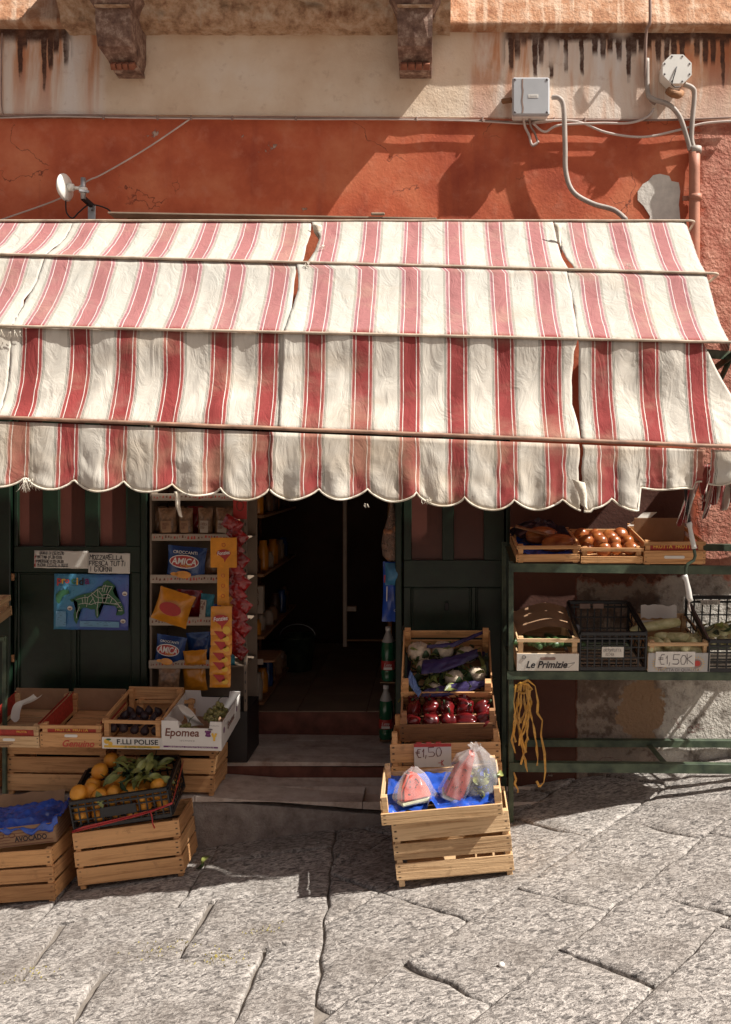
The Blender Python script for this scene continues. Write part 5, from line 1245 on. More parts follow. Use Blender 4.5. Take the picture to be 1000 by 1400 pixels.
# ---- stepped vegetable display in the middle
def gl3(px, Y, dz=0): v = gl(px, Y); v.z += dz; return v
s0 = crate('pale wooden crate at the foot of the middle display, standing on the street', .50, .30, .285, gl3(624, -1.02), (0, -GT*.72, R(-1.5)), front=[(.030,.098),(.112,.180),(.194,.280)], mat='wood_pale')
tk = crate('wooden crate low in the middle display, hidden behind the pale one', .50, .28, .24, gl3(612, -.69), (0, -GT*.4, 0))
tp1 = crate('wooden crate in the middle display carrying the small red price card', .505, .30, .245, Vector((P(612,0,-.70).x, -.70, .265)), (R(2), -R(2.2), R(-1)), front=[(.06,.125),(.140,.225)], post=.035)
bt = crate('hidden wooden crate on the step propping up the upper vegetable crates', .46, .28, .34, Vector((P(615,0,-.33).x, -.335, .03)), (0, 0, 0))
sb_ = crate('shallow pale wooden crate lined with blue plastic, holding wrapped melon pieces', .51, .30, .075, inside(s0, -.028, -.045, .286), (R(10), -GT*.62, R(-1)), front=[(.0,.052)], side=[(.0,.052),(.06,.10)], back=[(.0,.075)], mat='wood_pale', post=.045)
pc_ = crate('old wooden crate of red peppers in the middle display', .45, .28, .125, Vector((P(614,0,-.60).x, -.605, .475)), (R(16), -R(2), R(-1)), front=[(.0,.085)], side=[(.0,.12)], back=[(.0,.10)], post=.02, mat='wood_dark')
tc_ = crate('steeply tilted wooden crate of cauliflowers and purple tissue at the display top', .445, .37, .13, Vector((P(611,0,-.40).x, -.405, .585)), (R(38), R(0), R(-1)), front=[(.0,.045),(.062,.10)], side=[(.0,.05),(.07,.13)], back=[(.0,.06),(.08,.13)], post=.03, pw=.030)
# price card
pcd = thing('price_card', 'white price card with red top edge reading 1,50 pinned to the crate', 'price card', inside(tp1, -.06, -.006, .195), (R(3), R(-1), 0))
MB().box((-.085, -.001, -.075), (.085, .001, .035), 0, .0006).build('card', 'paper', pcd); MB().box((-.085, -.002, .020), (.085, -.0012, .035), 0, .0004).build('red_band', 'ink_red', pcd)
for k in range(3): MB().box((-.075+k*.045, -.0012, .0355), (-.050+k*.045, .001, .043), 0, .0004).build('torn_edge', 'ink_red', pcd)
handwriting([('€1,50', 0, 1)], 'ink_brown', pcd, -.076, -.0025, -.028, .040, .03, pen=.0030, asp=.75, seed=4, slope=.05); handwriting([('-K', 0, 1)], 'ink_red', pcd, .025, -.0025, -.066, .022, .03, pen=.003, seed=6)
# peppers
rr = random.Random(31)
pm_ = MB(); pm_.grid(lambda u, v: tuple(Vector((math.sin(math.pi*v)**.7*math.cos(6.2832*u), math.sin(math.pi*v)**.7*math.sin(6.2832*u), math.cos(math.pi*v)*1.15))*(.040*(1+.13*math.cos(6.2832*u*4))*(1-.25*max(0, v-.5)))), 24, 12); pmm = pm_.mesh('red_pepper', 'pepper')
stem = MB().tube([(0,0,.034),(.004,0,.050),(.012,0,.062)], .006, 6).mesh('stem', 'leaf_dark')
for k in range(14):
    c = k % 5; r_ = k//5; t = thing('red_pepper', ['glossy red pepper in the front row of the middle crate, cut by its rim','glossy dark red pepper in the middle row of the middle crate','dark red pepper at the shaded back of the middle crate'][r_], 'pepper', inside(pc_, -.165+.082*c, .05+.085*r_, .070+.012*r_), (rr.uniform(-1.6,1.6), rr.uniform(-1.2,1.2), rr.uniform(0,6)), 'red peppers in the middle crate')
    q = link('pepper_body', pmm, t); q.scale = (rr.uniform(.7,1.05), rr.uniform(.75,1.1), rr.uniform(.8,1.15)); link('stem', stem, t)
# cauliflowers
def knobby(seed, r):
    mb = MB(); mb.grid(lambda u, v: tuple(Vector((math.sin(math.pi*v)*math.cos(6.2832*u), math.sin(math.pi*v)*math.sin(6.2832*u), math.cos(math.pi*v)*.8))*(r*(1+.09*abs(nz(math.sin(math.pi*v)*math.cos(6.2832*u)*4+seed, math.sin(math.pi*v)*math.sin(6.2832*u)*4, math.cos(math.pi*v)*4))*2))), 30, 18); return mb.mesh('head', 'cauli')
for k, (x, y, z, r_, lb) in enumerate(((-.14,.26,.09,.060,'cream cauliflower head at the top left of the tilted crate'),(-.02,.27,.09,.055,'cream cauliflower head in the top middle of the tilted crate'),(.10,.25,.08,.050,'cauliflower under the purple tissue at the top right'),(-.10,.17,.08,.050,'cauliflower low on the left beneath the purple tissue'),(.04,.11,.07,.048,'pale cauliflower below the wide purple tissue band'),(.15,.13,.075,.045,'pale cauliflower in the lower right corner of the tilted crate'),(-.06,.05,.06,.040,'small cauliflower at the bottom of the tilted crate'))):
    t = thing('cauliflower', lb, 'cauliflower', inside(tc_, x, y, z)); link('head', knobby(k, r_), t)
    for q in range(6):
        a = q*1.05+k; o = link('leaf', lm2 if q % 2 else lm, t, (r_*.7*math.cos(a), r_*.7*math.sin(a), -.03), (R(60), 0, a-1.57)); o.scale = (1.5, .9, 1)
gl_ = thing('cabbage_leaves', 'dark green outer leaves filling the gaps between the cauliflowers', 'leaves', inside(tc_, 0, .15, .03), (R(38), 0, 0))
for k in range(90): o = link('leaf', lm2 if k % 3 else lm, gl_, (rr.uniform(-.19, .19), rr.uniform(-.13, .15), rr.uniform(0, .05)), (rr.uniform(-1.2,1.2), rr.uniform(-1,1), rr.uniform(0,6.3))); o.scale = (1.5, 1.1, 1)
MB().box((-.20, -.14, -.022), (.20, .19, -.018), 0, .001).build('paper_lining', 'purple_film', gl_)
def tissue(label, pts0, pts1, seed, mat='purple_film', name='purple_tissue'):
    mb = MB(); n = len(pts0)
    def fn(u, v):
        i = min(int(u*(n-1)), n-2); t = u*(n-1)-i; a = Vector(pts0[i]).lerp(Vector(pts0[i+1]), t); b = Vector(pts1[i]).lerp(Vector(pts1[i+1]), t); p = a.lerp(b, v)
        return p + Vector((0, 0, .008*nz(u*9+seed, v*4)+.010*math.sin(math.pi*v)+.004*nz(u*22, v*9+seed)))
    mb.grid(fn, 30, 10); o = mb.build(name, mat, None, tc_.location, tc_.rotation_euler, fix=False); md = o.modifiers.new('t', 'SOLIDIFY'); md.thickness = .001; tag(o, label, 'tissue')
tissue('narrow purple tissue strip across the cauliflowers at the top of the tilted crate', [(-.10,.235,.15),(.03,.24,.15),(.14,.30,.15),(.19,.34,.14)], [(-.10,.25,.15),(.03,.27,.15),(.14,.325,.15),(.19,.36,.14)], 1)
tissue('wide purple tissue band across the middle of the tilted crate', [(-.125,.085,.13),(-.02,.09,.14),(.08,.14,.14),(.16,.20,.13)], [(-.12,.175,.13),(-.02,.17,.15),(.08,.21,.14),(.15,.25,.13)], 2)
tissue('purple tissue tail spilling over the lower front of the tilted crate', [(-.13,-.01,.075),(-.02,-.015,.085),(.10,.01,.09),(.21,.05,.10)], [(-.10,.02,.10),(-.02,.04,.10),(.10,.06,.11),(.21,.07,.11)], 3)
tissue('light blue tissue corner poking out at the left of the tilted crate', [(-.19,.04,.12),(-.165,.01,.11),(-.135,-.025,.09)], [(-.18,.13,.11),(-.15,.06,.115),(-.12,.0,.10)], 4, simple('pale_blue_tissue', (.12,.20,.42), .4, var=.3))
# blue lining and wrapped melon
mb = MB()
def bf(u, v):
    x = -.235+.47*u; y = .010+.275*v; z = .040+.016*nz(u*7, v*6, 4)+.010*nz(u*18, v*15)+.05*max(0, v-.6)+.028*(max(0, .12-u)+max(0, u-.88))*5*.4
    if .36 < u < .46 : z += .045*math.sin((u-.36)*31.4)*max(0, 1-v*1.5)
    return (x, y, z)
mb.grid(bf, 60, 36); o = mb.build('blue_plastic_sheet', 'blue_film', None, sb_.location, sb_.rotation_euler, fix=False); tag(o, 'bright blue plastic sheet lining the shallow crate under the melon pieces', 'plastic sheet')
def wedge(name, label, c, rot, sx, sy, sz):
    t = thing(name, label, 'melon', c, rot)
    mb = MB(); pr = [(-.5,0),(.5,0),(.42,.45),(.12,1.0),(-.12,1.0),(-.42,.50)]
    vs = [(x*sx, (j-.5)*sy*(1-.35*z), z*sz) for j in (0, 1) for x, z in pr]; n = len(pr)
    bm = bmesh.new(); q = [bm.verts.new(v) for v in vs]; bm.faces.new(q[:n]); bm.faces.new(q[n:][::-1])
    for i in range(n): bm.faces.new((q[i], q[i+n], q[(i+1) % n+n], q[(i+1) % n]))
    bmesh.ops.bevel(bm, geom=bm.edges[:], offset=.010, segments=2, affect='EDGES'); bmesh.ops.recalc_face_normals(bm, faces=bm.faces)
    me = bpy.data.meshes.new('flesh'); bm.to_mesh(me); bm.free(); me.materials.append(M['melon']); link('flesh', me, t)
    sd_ = MB(); r3 = random.Random(int(sz*1000))
    for q in range(10):
        zq = r3.uniform(.2, .75); xq = r3.uniform(-.30, .30)*(1-zq*.5)
        sd_.lathe([(0,.004),(.0028,0),(0,-.004)], 6, 0, Matrix.Translation((xq*sx, -.5*sy*(1-.35*zq)-.001, zq*sz)))
    sd_.build('seed', 'ink', t)['kind'] = 'stuff'
    MB().box((-sx*.50, -sy*.44, -.014), (sx*.50, sy*.44, .004), 0, .006).build('rind', 'melon_rind', t)
    return t
m1 = wedge('melon_piece', 'wedge of pink watermelon wrapped in clear film at the left of the blue lining', inside(sb_, -.115, .085, .055), (R(-12), R(-6), R(18)), .135, .10, .115)
m2 = wedge('melon_piece', 'tall slice of red watermelon in a knotted clear bag, leaning right', inside(sb_, .045, .105, .05), (R(8), R(24), R(4)), .085, .09, .215)
def wrap_film(name, label, c, rot, pts, seed):
    # pts: (z, rx, ry, ox) rings
    mb = MB(); n = 26
    def fn(u, v):
        k = min(int(v*(len(pts)-1)), len(pts)-2); t = v*(len(pts)-1)-k; t = t*t*(3-2*t)
        z, rx, ry, ox = [pts[k][i]+(pts[k+1][i]-pts[k][i])*t for i in range(4)]; a = 6.2832*u
        w_ = 1+.16*nz(math.cos(a)*2.3+seed, math.sin(a)*2.3, z*14)+.07*math.sin(a*7+z*40+seed)
        return (ox+rx*w_*math.cos(a), ry*w_*math.sin(a), z+.006*nz(math.cos(a)*3, math.sin(a)*3, seed))
    mb.grid(fn, n*2, 30); o = mb.build(name, 'clear_film', None, c, rot, fix=False); tag(o, label, 'plastic bag')
wrap_film('clear_bag', 'crinkled clear film bag round the left watermelon wedge', inside(sb_, -.115, .085, .045), (R(-10), 0, R(10)), [(0,.082,.064,0),(.02,.092,.070,0),(.07,.075,.060,0),(.115,.045,.035,.0),(.135,.018,.014,.002),(.142,.012,.008,.004)], 1)
wrap_film('clear_bag', 'tall crinkled clear bag round the leaning watermelon slice', inside(sb_, .035, .10, .035), (R(6), R(24), 0), [(0,.030,.04,0),(.015,.062,.060,0),(.10,.062,.058,0),(.19,.050,.050,0),(.225,.024,.022,.0),(.235,.010,.010,.0),(.25,.022,.018,.004),(.262,.026,.022,.008)], 5)
wrap_film('clear_bag', 'clear bag of salad greens with a twisted top at the right of the blue lining', inside(sb_, .165, .13, .035), (R(4), R(-6), 0), [(0,.05,.05,0),(.02,.085,.075,0),(.08,.085,.072,0),(.14,.070,.060,.002),(.18,.042,.036,.006),(.205,.020,.016,.004),(.215,.028,.020,.0)], 9)
gr = thing('salad_greens', 'dark green salad leaves inside the right clear bag', 'salad', inside(sb_, .155, .12, .055))
for k in range(60): o = link('leaf', lm2 if k % 3 else lm, gr, (rr.gauss(0,.030), rr.gauss(0,.026), rr.uniform(0,.075)), (rr.uniform(-1.4,1.4), rr.uniform(-1,1), rr.uniform(0,6.3))); o.scale = (.8,.5,.8)

# ================================================================== RIGHT RACK
rk = thing('display_rack', 'green metal angle iron rack with tilted shelves at the right of the shop', 'rack', (1.2, -.25, gz(.4)))
ro_ = Vector(rk.location)
def rb(name, p, q, wx, wz): mb = MB(); mb.bar(Vector(p)-ro_, Vector(q)-ro_, wx, wz); mb.build(name, 'green_metal', rk)
def angle_iron(name, p, q, h=.042, w_=.035, parent=rk, o=ro_):
    mb = MB(); p = Vector(p)-o; q = Vector(q)-o
    mb.bar(p, q, .004, h); mb.bar(p+Vector((0, w_/2+.0025, h/2-.002)), q+Vector((0, w_/2+.0025, h/2-.002)), w_, .004); mb.build(name, 'green_metal', parent)
XL2, XR2 = P(699, 0, -.47).x, 2.15
dzr = -.018
for (x, Y, top) in ((XL2, -.475, 1.30), (XL2, -.055, 1.36), (XR2, -.475, 1.30), (XR2, -.055, 1.36)):
    mb = MB(); b = Vector((x, Y, gz(x)+.0))-ro_; e = Vector((x, Y, top))-ro_
    mb.box(b+Vector((-.012,-.002,0)), e+Vector((.012,.002,0)), 0, .001); mb.box(b+Vector((-.012,.0025 if Y < -.2 else -.026,0)), e+Vector((-.008,.026 if Y < -.2 else -.0025,0)), 0, .001); mb.build('post', 'green_metal', rk)
angle_iron('top_front_rail', (XL2-.01, -.481, 1.270), (XR2, -.481, 1.248)); angle_iron('top_rear_rail', (XL2+.03, -.06, 1.335), (XR2, -.06, 1.325), .036)
angle_iron('middle_front_rail', (XL2-.02, -.481, .750), (XR2, -.481, .742), .040); angle_iron('middle_rear_rail', (XL2+.03, -.06, .81), (XR2, -.06, .80), .036)
angle_iron('bottom_front_rail', (XL2-.01, -.481, .306), (XR2, -.481, .290), .044); angle_iron('bottom_rear_rail', (XL2+.12, -.06, .292), (XR2, -.06, .285), .036)
for z_, z2 in ((1.29, 1.35), (.765, .82), (.31, .30)):
    for x in (XL2+.02, 1.15, XR2-.02): mb = MB(); mb.bar(Vector((x, -.46, z_-.012))-ro_, Vector((x, -.07, z2-.012))-ro_, .03, .004); mb.build('cross_bar', 'green_metal', rk)
RXT = 8.5
def rtray(lb, px, z, W, D, H, mat='wood', panel=.5, fmat=None, rx=RXT, Y=-.485, **k): return tray(lb, px, z, Y, W, D, H, rx, R(.0), 0, panel, mat, fmat, **k)
ra = rtray('wooden fruit tray with blue paper and squash at the left end of the top shelf', 750, 1.292, .305, .38, .085)
rb_ = rtray('wooden fruit tray of tomatoes in the middle of the top shelf', 837, 1.287, .300, .38, .080)
rc_ = rtray('deeper wooden tray with handle slot and red lining on the top shelf', 922, 1.282, .295, .38, .115, panel=.62)
slot(rc_, .085, .040, mat='ink_white'); MB().box((-.135, .011, .07), (.135, .014, .112), 0, .001).build('red_liner', 'card_red', rc_); text('FRUTTA  FRUTTA', 'ink_yellow', rc_, 0, .0095, .090, .2, bold=.02)
MB().box((-.13, .30, .05), (.13, .303, .17), 0, .002).build('card_back', 'card', rc_)
tm = orange_mesh(5, .040); tm.materials.clear(); tm.materials.append(M['tomato'])
for k in range(16):
    c = k % 4; r_ = k//4
    o = link('tomato', tm, None, inside(rb_, -.105+.070*c+rr.uniform(-.006,.006), .055+.078*r_, .058+.012*(r_ > 0)+rr.uniform(0,.01)), (rr.uniform(0,3), rr.uniform(0,3), 0)); q = rr.uniform(.78,1.05); o.scale = (q,q,.85*q)
    tag(o, 'orange red tomato in the front row of the middle top tray' if r_ == 0 else 'orange red tomato piled behind the front row of the middle top tray', 'tomato', 'tomatoes in the front row' if r_ == 0 else 'tomatoes piled behind')
mb = MB(); mb.grid(lambda u, v: (-.13+.26*u, .015+.30*v, .035+.018*nz(u*7, v*6)+.03*v), 24, 20); o = mb.build('blue_paper', 'blue_film', None, ra.location, ra.rotation_euler, fix=False); tag(o, 'blue paper lining in the left top tray under the squash', 'paper')
sq = MB(); sq.grid(lambda u, v: tuple(Vector((math.sin(math.pi*v)*math.cos(6.2832*u)*.055, math.sin(math.pi*v)*math.sin(6.2832*u)*.045, math.cos(math.pi*v)*.085*(1+.2*math.cos(math.pi*v))))*(1+.03*math.cos(6.2832*u*8))), 32, 14); sm_ = sq.mesh('squash', 'tomato')
o = link('squash', sm_, None, inside(ra, .045, .09, .075), (R(80), 0, R(60))); tag(o, 'orange squash lying at the front of the left top tray', 'squash')
o = link('squash', sm_, None, inside(ra, -.02, .22, .085), (R(85), 0, R(110))); tag(o, 'orange squash lying at the back of the left top tray', 'squash')
pk = thing('wooden_lath', 'loose wooden lath lying slanted across the left top tray', 'lath', inside(ra, 0, .15, .11), (R(8), R(14), R(-14))); MB().box((-.15, -.016, -.004), (.15, .016, .004), 0, .001).build('lath', 'wood_dark', pk)
mb = MB(); mb.grid(lambda u, v: (-.16+.30*u, .20+.15*v, .085+.06*math.sin(3.1*u)*v+.02*nz(u*9, v*7)), 20, 12); o = mb.build('dark_bag', simple('dark_blue_plastic', (.012,.014,.03), .3, var=.5), None, ra.location, ra.rotation_euler, fix=False); tag(o, 'dark crumpled plastic bag at the back of the left top tray', 'plastic bag')
wc = thing('white_card_strip', 'slanted white card strip hanging above the top right tray', 'card', P(877, 711, -.20), (0, R(-40), 0)); MB().grid(lambda u, v: (-.02-.055*v+.11*u, .004*math.sin(9*u), -.022+.044*v), 6, 3).build('card', 'paper', wc, fix=False)
# middle shelf
rd_ = rtray('wooden tray of green courgettes printed Le Primizie', 749, .770, .300, .40, .165, mat='wood_pale', panel=.55, fmat=None)
MB().box((-.149, -.004, .004), (.149, -.001, .090), 0, .001).build('printed_panel', 'paper', rd_); text('Le Primizie', 'ink', rd_, -.005, -.0055, .036, .20, .036, shear=.3, bold=.025); slot(rd_, .06, .066, -.0065, mat='cable')
MB().tube([(-.115+.009*math.cos(a/10*6.283), -.005, .073+.009*math.sin(a/10*6.283)) for a in range(11)], .001, 4).build('round_mark', 'ink', rd_); MB().tube([(.07,-.005,.035),(.13,-.005,.045),(.10,-.005,.02),(.07,-.005,.035)], .0008, 4).build('sketch_mark', 'ink', rd_)
cg = MB(); cg.tube([(0,-.10,0),(0,-.095,0),(0,-.03,.002),(0,.04,.003),(0,.09,0),(0,.105,0)], [.008,.016,.019,.017,.013,.007], 12); cgm = cg.mesh('courgette', 'courgette')
for k in range(9):
    o = link('courgette', cgm, None, inside(rd_, -.10+.028*k, .10+rr.uniform(-.01,.03), .105+rr.uniform(0,.015)), (rr.uniform(-.1,.1), 0, rr.uniform(-.9,.9))); tag(o, 'dark green courgette lying in the Le Primizie tray', 'courgette', 'courgettes in the printed tray')
mb = MB(); mb.grid(lambda u, v: (-.14+.28*u, .12+.26*v, .13+.055*math.sin(2.6*u)+.04*v+.006*nz(u*4, v*4)), 16, 12); o = mb.build('brown_paper', 'card', None, rd_.location, rd_.rotation_euler, fix=False); tag(o, 'brown paper covering the back of the Le Primizie tray', 'paper')
l1 = lattice('empty black plastic crate on the middle shelf with a faded white label', .33, .42, .225, V2(838, -.485, .772), (R(RXT), 0, 0), nx=9, front_h=.195)
MB().box((-.055, -.004, .070), (.050, -.0005, .122), 0, .001).build('paper_label', 'paper', l1); handwriting([('ORTOFRUTTA', 0, 1), ('ISCHIA', .01, 1)], 'ink_grey', l1, -.048, -.006, .098, .014, .02, pen=.0012, seed=3, asp=.6)
for x in (-.07, .0): MB().box((x-.028, .400, .185), (x+.028, .403, .212), 0, .001).build('back_label', 'cable', l1)
re_ = rtray('wooden tray of pale yellow squashes with handwritten price card 1,50', 928, .766, .300, .42, .150, mat='wood_pale', panel=.62)
MB().box((-.149, -.004, .003), (.149, -.001, .098), 0, .001).build('printed_panel', simple('grey_print_panel', (.46,.45,.43), .7, var=.1), re_)
for x in (-.09, .085):
    mb = MB()
    for k in range(18):
        a = k*6.283/18; mb.add([(x+.030*math.cos(a-.07), -.0045, .045+.028*math.sin(a-.07)), (x+.043*math.cos(a), -.0045, .045+.040*math.sin(a)), (x+.030*math.cos(a+.07), -.0045, .045+.028*math.sin(a+.07))], [(0,1,2)])
    mb.build('sun_ray_print', 'ink_yellow', re_, fix=False); flat('sun_disc_print', [disc(x, .045, .026, .022, 0)], 'cable', -.0048, re_); flat('fruit_print', [disc(x+.002, .046, .016, .014, 0)], 'ink_red', -.0052, re_)
text('FRUTTA DI QUALITA', 'ink_grey', re_, 0, -.0045, .012, .2)
pq = thing('price_card', 'white handwritten price card reading 1,50 k on the yellow squash tray', 'price card', inside(re_, -.02, -.008, .07), (R(RXT), 0, 0)); MB().box((-.095, -.0008, -.040), (.095, .0008, .036), 0, .0005).build('card', 'ink_white', pq)
handwriting([('€1,50k', 0, 1)], 'ink_grey', pq, -.080, -.002, -.026, .048, .03, pen=.0032, asp=.72, seed=9)
pv = MB(); pv.tube([(0,-.075,0),(0,-.07,0),(0,-.03,.003),(0,.04,.004),(0,.075,.0),(0,.085,0)], [.010,.024,.030,.027,.018,.008], 14); pvm = pv.mesh('pale_squash', 'pale_veg')
sqs = [(-.06,.20,.165,90,1.6,'long pale yellow green squash lying on top at the back of the tray'),(-.095,.10,.115,20,.8,None),(-.04,.08,.115,-10,.75,None),(.02,.12,.130,60,.85,None),(.075,.10,.120,10,.8,None),(.0,.05,.10,70,.8,None),(.05,.05,.10,-30,.8,None),(-.10,.05,.095,-50,.8,None),(-.02,.15,.120,100,.8,None),(.11,.16,.11,30,.8,None),(.10,.05,.085,80,.8,None)]
for (x, y, z, a, k, lb) in sqs:
    o = link('pale_squash', pvm, None, inside(re_, x, y, z), (rr.uniform(-.2,.2), 0, R(a))); o.scale = (k if k < 1 else 1, k, k if k < 1 else .9); tag(o, lb or 'small pale yellow squash heaped in the 1,50 price tray', 'squash', 'pale squashes')
nw = thing('folded_newspaper', 'crumpled white paper and cards stuck behind the yellow squash tray', 'paper', inside(re_, -.02, .33, .16)); MB().grid(lambda u, v: (-.09+.18*u, .02*math.sin(5*u), .07*v+.012*nz(u*6, v*4)), 14, 5).build('sheet', 'ink_white', nw, fix=False); MB().box((-.10, -.03, -.025), (.08, -.02, -.005), 0, .002).build('card_edge', 'paper', nw)
l2 = lattice('black plastic crate of leafy squashes at the right edge of the middle shelf', .36, .42, .26, V2(1018, -.49, .765), (R(RXT), 0, 0), nx=8, front_h=.165)
MB().box((-.10, .399, .215), (.0, .403, .240), 0, .001).build('back_label', 'paper', l2); handwriting([('UVA ISCHIA', 0, 1)], 'ink_grey', l2, -.095, .397, .220, .014, .02, pen=.0013, seed=3)
for k in range(12): o = link('pale_squash', pvm, None, inside(l2, -.13+.045*(k % 6)+rr.uniform(-.01,.01), .07+.12*(k//6), .135+rr.uniform(-.01,.02)), (rr.uniform(-.3,.3), 0, rr.uniform(0,3))); o.scale = (.75,.75,.75); tag(o, 'pale squash lying in the black crate at the right edge', 'squash', 'squashes in the right black crate')
lv = thing('loose_leaves', 'green leaves lying over the squashes in the right black crate', 'leaves', inside(l2, 0, .15, .165))
for k in range(22): o = link('leaf', lm if k % 2 else lm2, lv, (rr.uniform(-.14,.12), rr.uniform(-.10,.08), rr.uniform(0,.02)), (rr.uniform(-.6,.6), rr.uniform(-.5,.5), rr.uniform(0,6.3))); o.scale = (1.2,1,1)
for k, (px, z_) in enumerate(()):
    crate(['wooden crate beyond the right edge on the middle shelf','wooden crate beyond the right edge on the top shelf','low wooden crate at the very right end of the top shelf in view'][k], .40 if k < 2 else .28, .36, .22 if k < 2 else .05, V2(px, -.47, z_), (R(RXT), 0, 0)) if k < 2 else None
# yellow raffia ribbons hanging from the middle rail
rf = thing('raffia_bundle', 'bundle of twisted yellow raffia ribbons hanging from the rack rail', 'ribbons', P(716, 936, -.51)); fo = Vector(rf.location)
for k in range(12):
    x0 = 706+rr.uniform(0, 20); ln = rr.uniform(45, 125); pts = []; n = 16
    for i in range(n):
        f = i/(n-1); pts.append((x0+8*math.sin(f*4+k)*f+rr.uniform(-1.2,1.2)+ (4*(k-5))*.25*f, 936+ln*f))
    if k == 3: pts = [(712,936),(722,930),(732,938),(736,960),(735,975),(742,985),(740,1005),(745,1030),(746,1055),(744,1070),(738,1076),(734,1068)]
    if k == 4: pts = [(706,936),(703,960),(706,985),(700,1012),(705,1030)]
    if k == 5: pts = [(703,1056),(706,1066),(704,1072),(709,1080),(708,1084)]
    mb = MB(); Yk = -.51-rr.uniform(0, .02)
    P3 = [P(a, b, Yk)-fo for a, b in pts]
    for i, (p, q) in enumerate(zip(P3, P3[1:])):
        w0 = .0048*abs(math.cos(i*.9+k))+.0015; w1 = .0048*abs(math.cos((i+1)*.9+k))+.0015; d = (q-p).normalized(); s_ = Vector((-d.z, .3*math.sin(i), d.x)).normalized()
        mb.add([p-s_*w0, q-s_*w1, q+s_*w1, p+s_*w0], [(0,1,2,3)], 0, True)
    mb.build('ribbon', 'raffia', rf, fix=False)
MB().tube([P(704,940,-.5)-fo, P(712,934,-.515)-fo, P(722,936,-.53)-fo, P(728,942,-.51)-fo, P(716,948,-.525)-fo, P(706,944,-.51)-fo], .006, 6).build('knot', 'raffia', rf)
# awning crank handle
ck = thing('awning_crank', 'hanging awning crank handle with black bent rod and two white grips', 'crank', P(938, 668, -1.0)); ko = Vector(ck.location); kp = lambda a, b, y=0: P(a, b, -1.0+y)-ko
MB().tube([kp(934,655), kp(938,668), kp(940,690), kp(943,718)], .0075, 8).build('upper_rod', 'cable_black', ck)
MB().tube([kp(942,714), kp(943,717), kp(944,722), kp(947,738), kp(949,746), kp(950,750)], [.012,.013,.009,.011,.011,.012], 12).build('grip', 'grip', ck)
MB().tube([kp(949,748), kp(951,760), kp(949,766), kp(941,771), kp(938,776), kp(938,790)], .007, 8).build('crank_bend', 'green_metal', ck)
MB().tube([kp(936,786), kp(937,789), kp(939,794), kp(942,808), kp(943,817), kp(945,822)], [.012,.013,.010,.012,.013,.011], 12).build('grip', 'grip', ck)
MB().tube([kp(943,820), kp(942,828), kp(944,836)], .005, 6).build('end_hook', 'conduit', ck)

# ================================================================== WALL FIXTURES ABOVE
jb = thing('junction_box', 'grey square plastic junction box with screwed lid on the wall top', 'junction box', P(727, 158, -.07)); jo = Vector(jb.location)
a = P(701, 157, -.12)-jo; b = P(752, 105, -.12)-jo
MB().box((a.x+.004, -.022, a.z+.003), (b.x-.004, .045, b.z-.003), 0, .008).build('box_body', 'white_plastic', jb); MB().box((a.x, -.052, a.z), (b.x, -.0225, b.z), 0, .008).build('lid', simple('grey_lid', (.46,.47,.48), .45, var=.08, scale=9), jb)
for x in (a.x+.014, b.x-.014):
    for z in (a.z+.014, b.z-.014): MB().lathe([(0,.001),(.006,.001),(.006,-.001)], 10, 0, Matrix.Translation((x, -.0535, z)) @ Matrix.Rotation(R(90), 4, 'X')).build('screw', 'ink_grey', jb)
MB().box((-.022, -.0535, (a.z+b.z)/2-.010), (.030, -.0525, (a.z+b.z)/2+.008), 0, .0003).build('printed_badge', 'ink_white', jb); text('Gewiss', 'ink_grey', jb, .004, -.0545, (a.z+b.z)/2-.001, .04)
mb = MB(); mb.grid(lambda u, v: (a.x+.048+.008*u+.006*nz(v*4, 1), -.0532, a.z+.01+(b.z-a.z-.02)*v), 2, 12); mb.build('paint_drip', 'cable', jb, fix=False)
MB().bar((a.x-.05, .02, (a.z+b.z)/2), (a.x+.002, .0, (a.z+b.z)/2), .03, .02).build('wall_bracket', 'wood_dark', jb)
ob = thing('octagon_box', 'white eight sided junction box lid with screws and a black cable stub', 'junction box', P(922, 101, -.06)); oo = Vector(ob.location)
r_ = .082
pts = [(r_*math.cos(R(22.5+45*k)), r_*math.sin(R(22.5+45*k))) for k in range(8)]
MB().prism(pts, -.062, -.030).build('lid', 'white_plastic', ob); MB().prism([(x*.92, z*.92) for x, z in pts], -.0295, .030).build('box_body', 'white_plastic', ob)
for k in range(8): MB().lathe([(0,.001),(.005,.001),(.005,-.001)], 8, 0, Matrix.Translation((pts[k][0]*.86, -.0635, pts[k][1]*.86)) @ Matrix.Rotation(R(90), 4, 'X')).build('screw', 'ink_grey', ob)
MB().tube([(-.003,-.065,.01),(-.012,-.068,-.02),(-.022,-.070,-.05),(-.030,-.068,-.085),(-.012,-.06,-.095),(.018,-.06,-.093)], .0028, 6).build('cable_stub', 'cable_black', ob)
MB().tube([(-.04,-.03,-.10),(-.02,-.05,-.125),(.01,-.045,-.13),(.03,-.02,-.11)], .02, 8).build('bracket', 'wood_dark', ob)
def wire(name, label, pts, Y, r, mat, n=8, sub=6):
    vs = [P(p[0], p[1], (p[2] if len(p) > 2 else Y)) for p in pts]; out_ = []
    for i in range(len(vs)-1):
        p0, p1, p2, p3 = vs[max(i-1,0)], vs[i], vs[i+1], vs[min(i+2, len(vs)-1)]
        for k in range(sub):
            t = k/sub; out_.append(.5*((2*p1)+(p2-p0)*t+(2*p0-5*p1+4*p2-p3)*t*t+(3*p1-p0-3*p2+p3)*t**3))
    out_.append(vs[-1]); c = vs[0].copy(); mb = MB(); mb.tube([v-c for v in out_], r, n); o = mb.build(name, mat, None, c); tag(o, label, 'cable'); return o
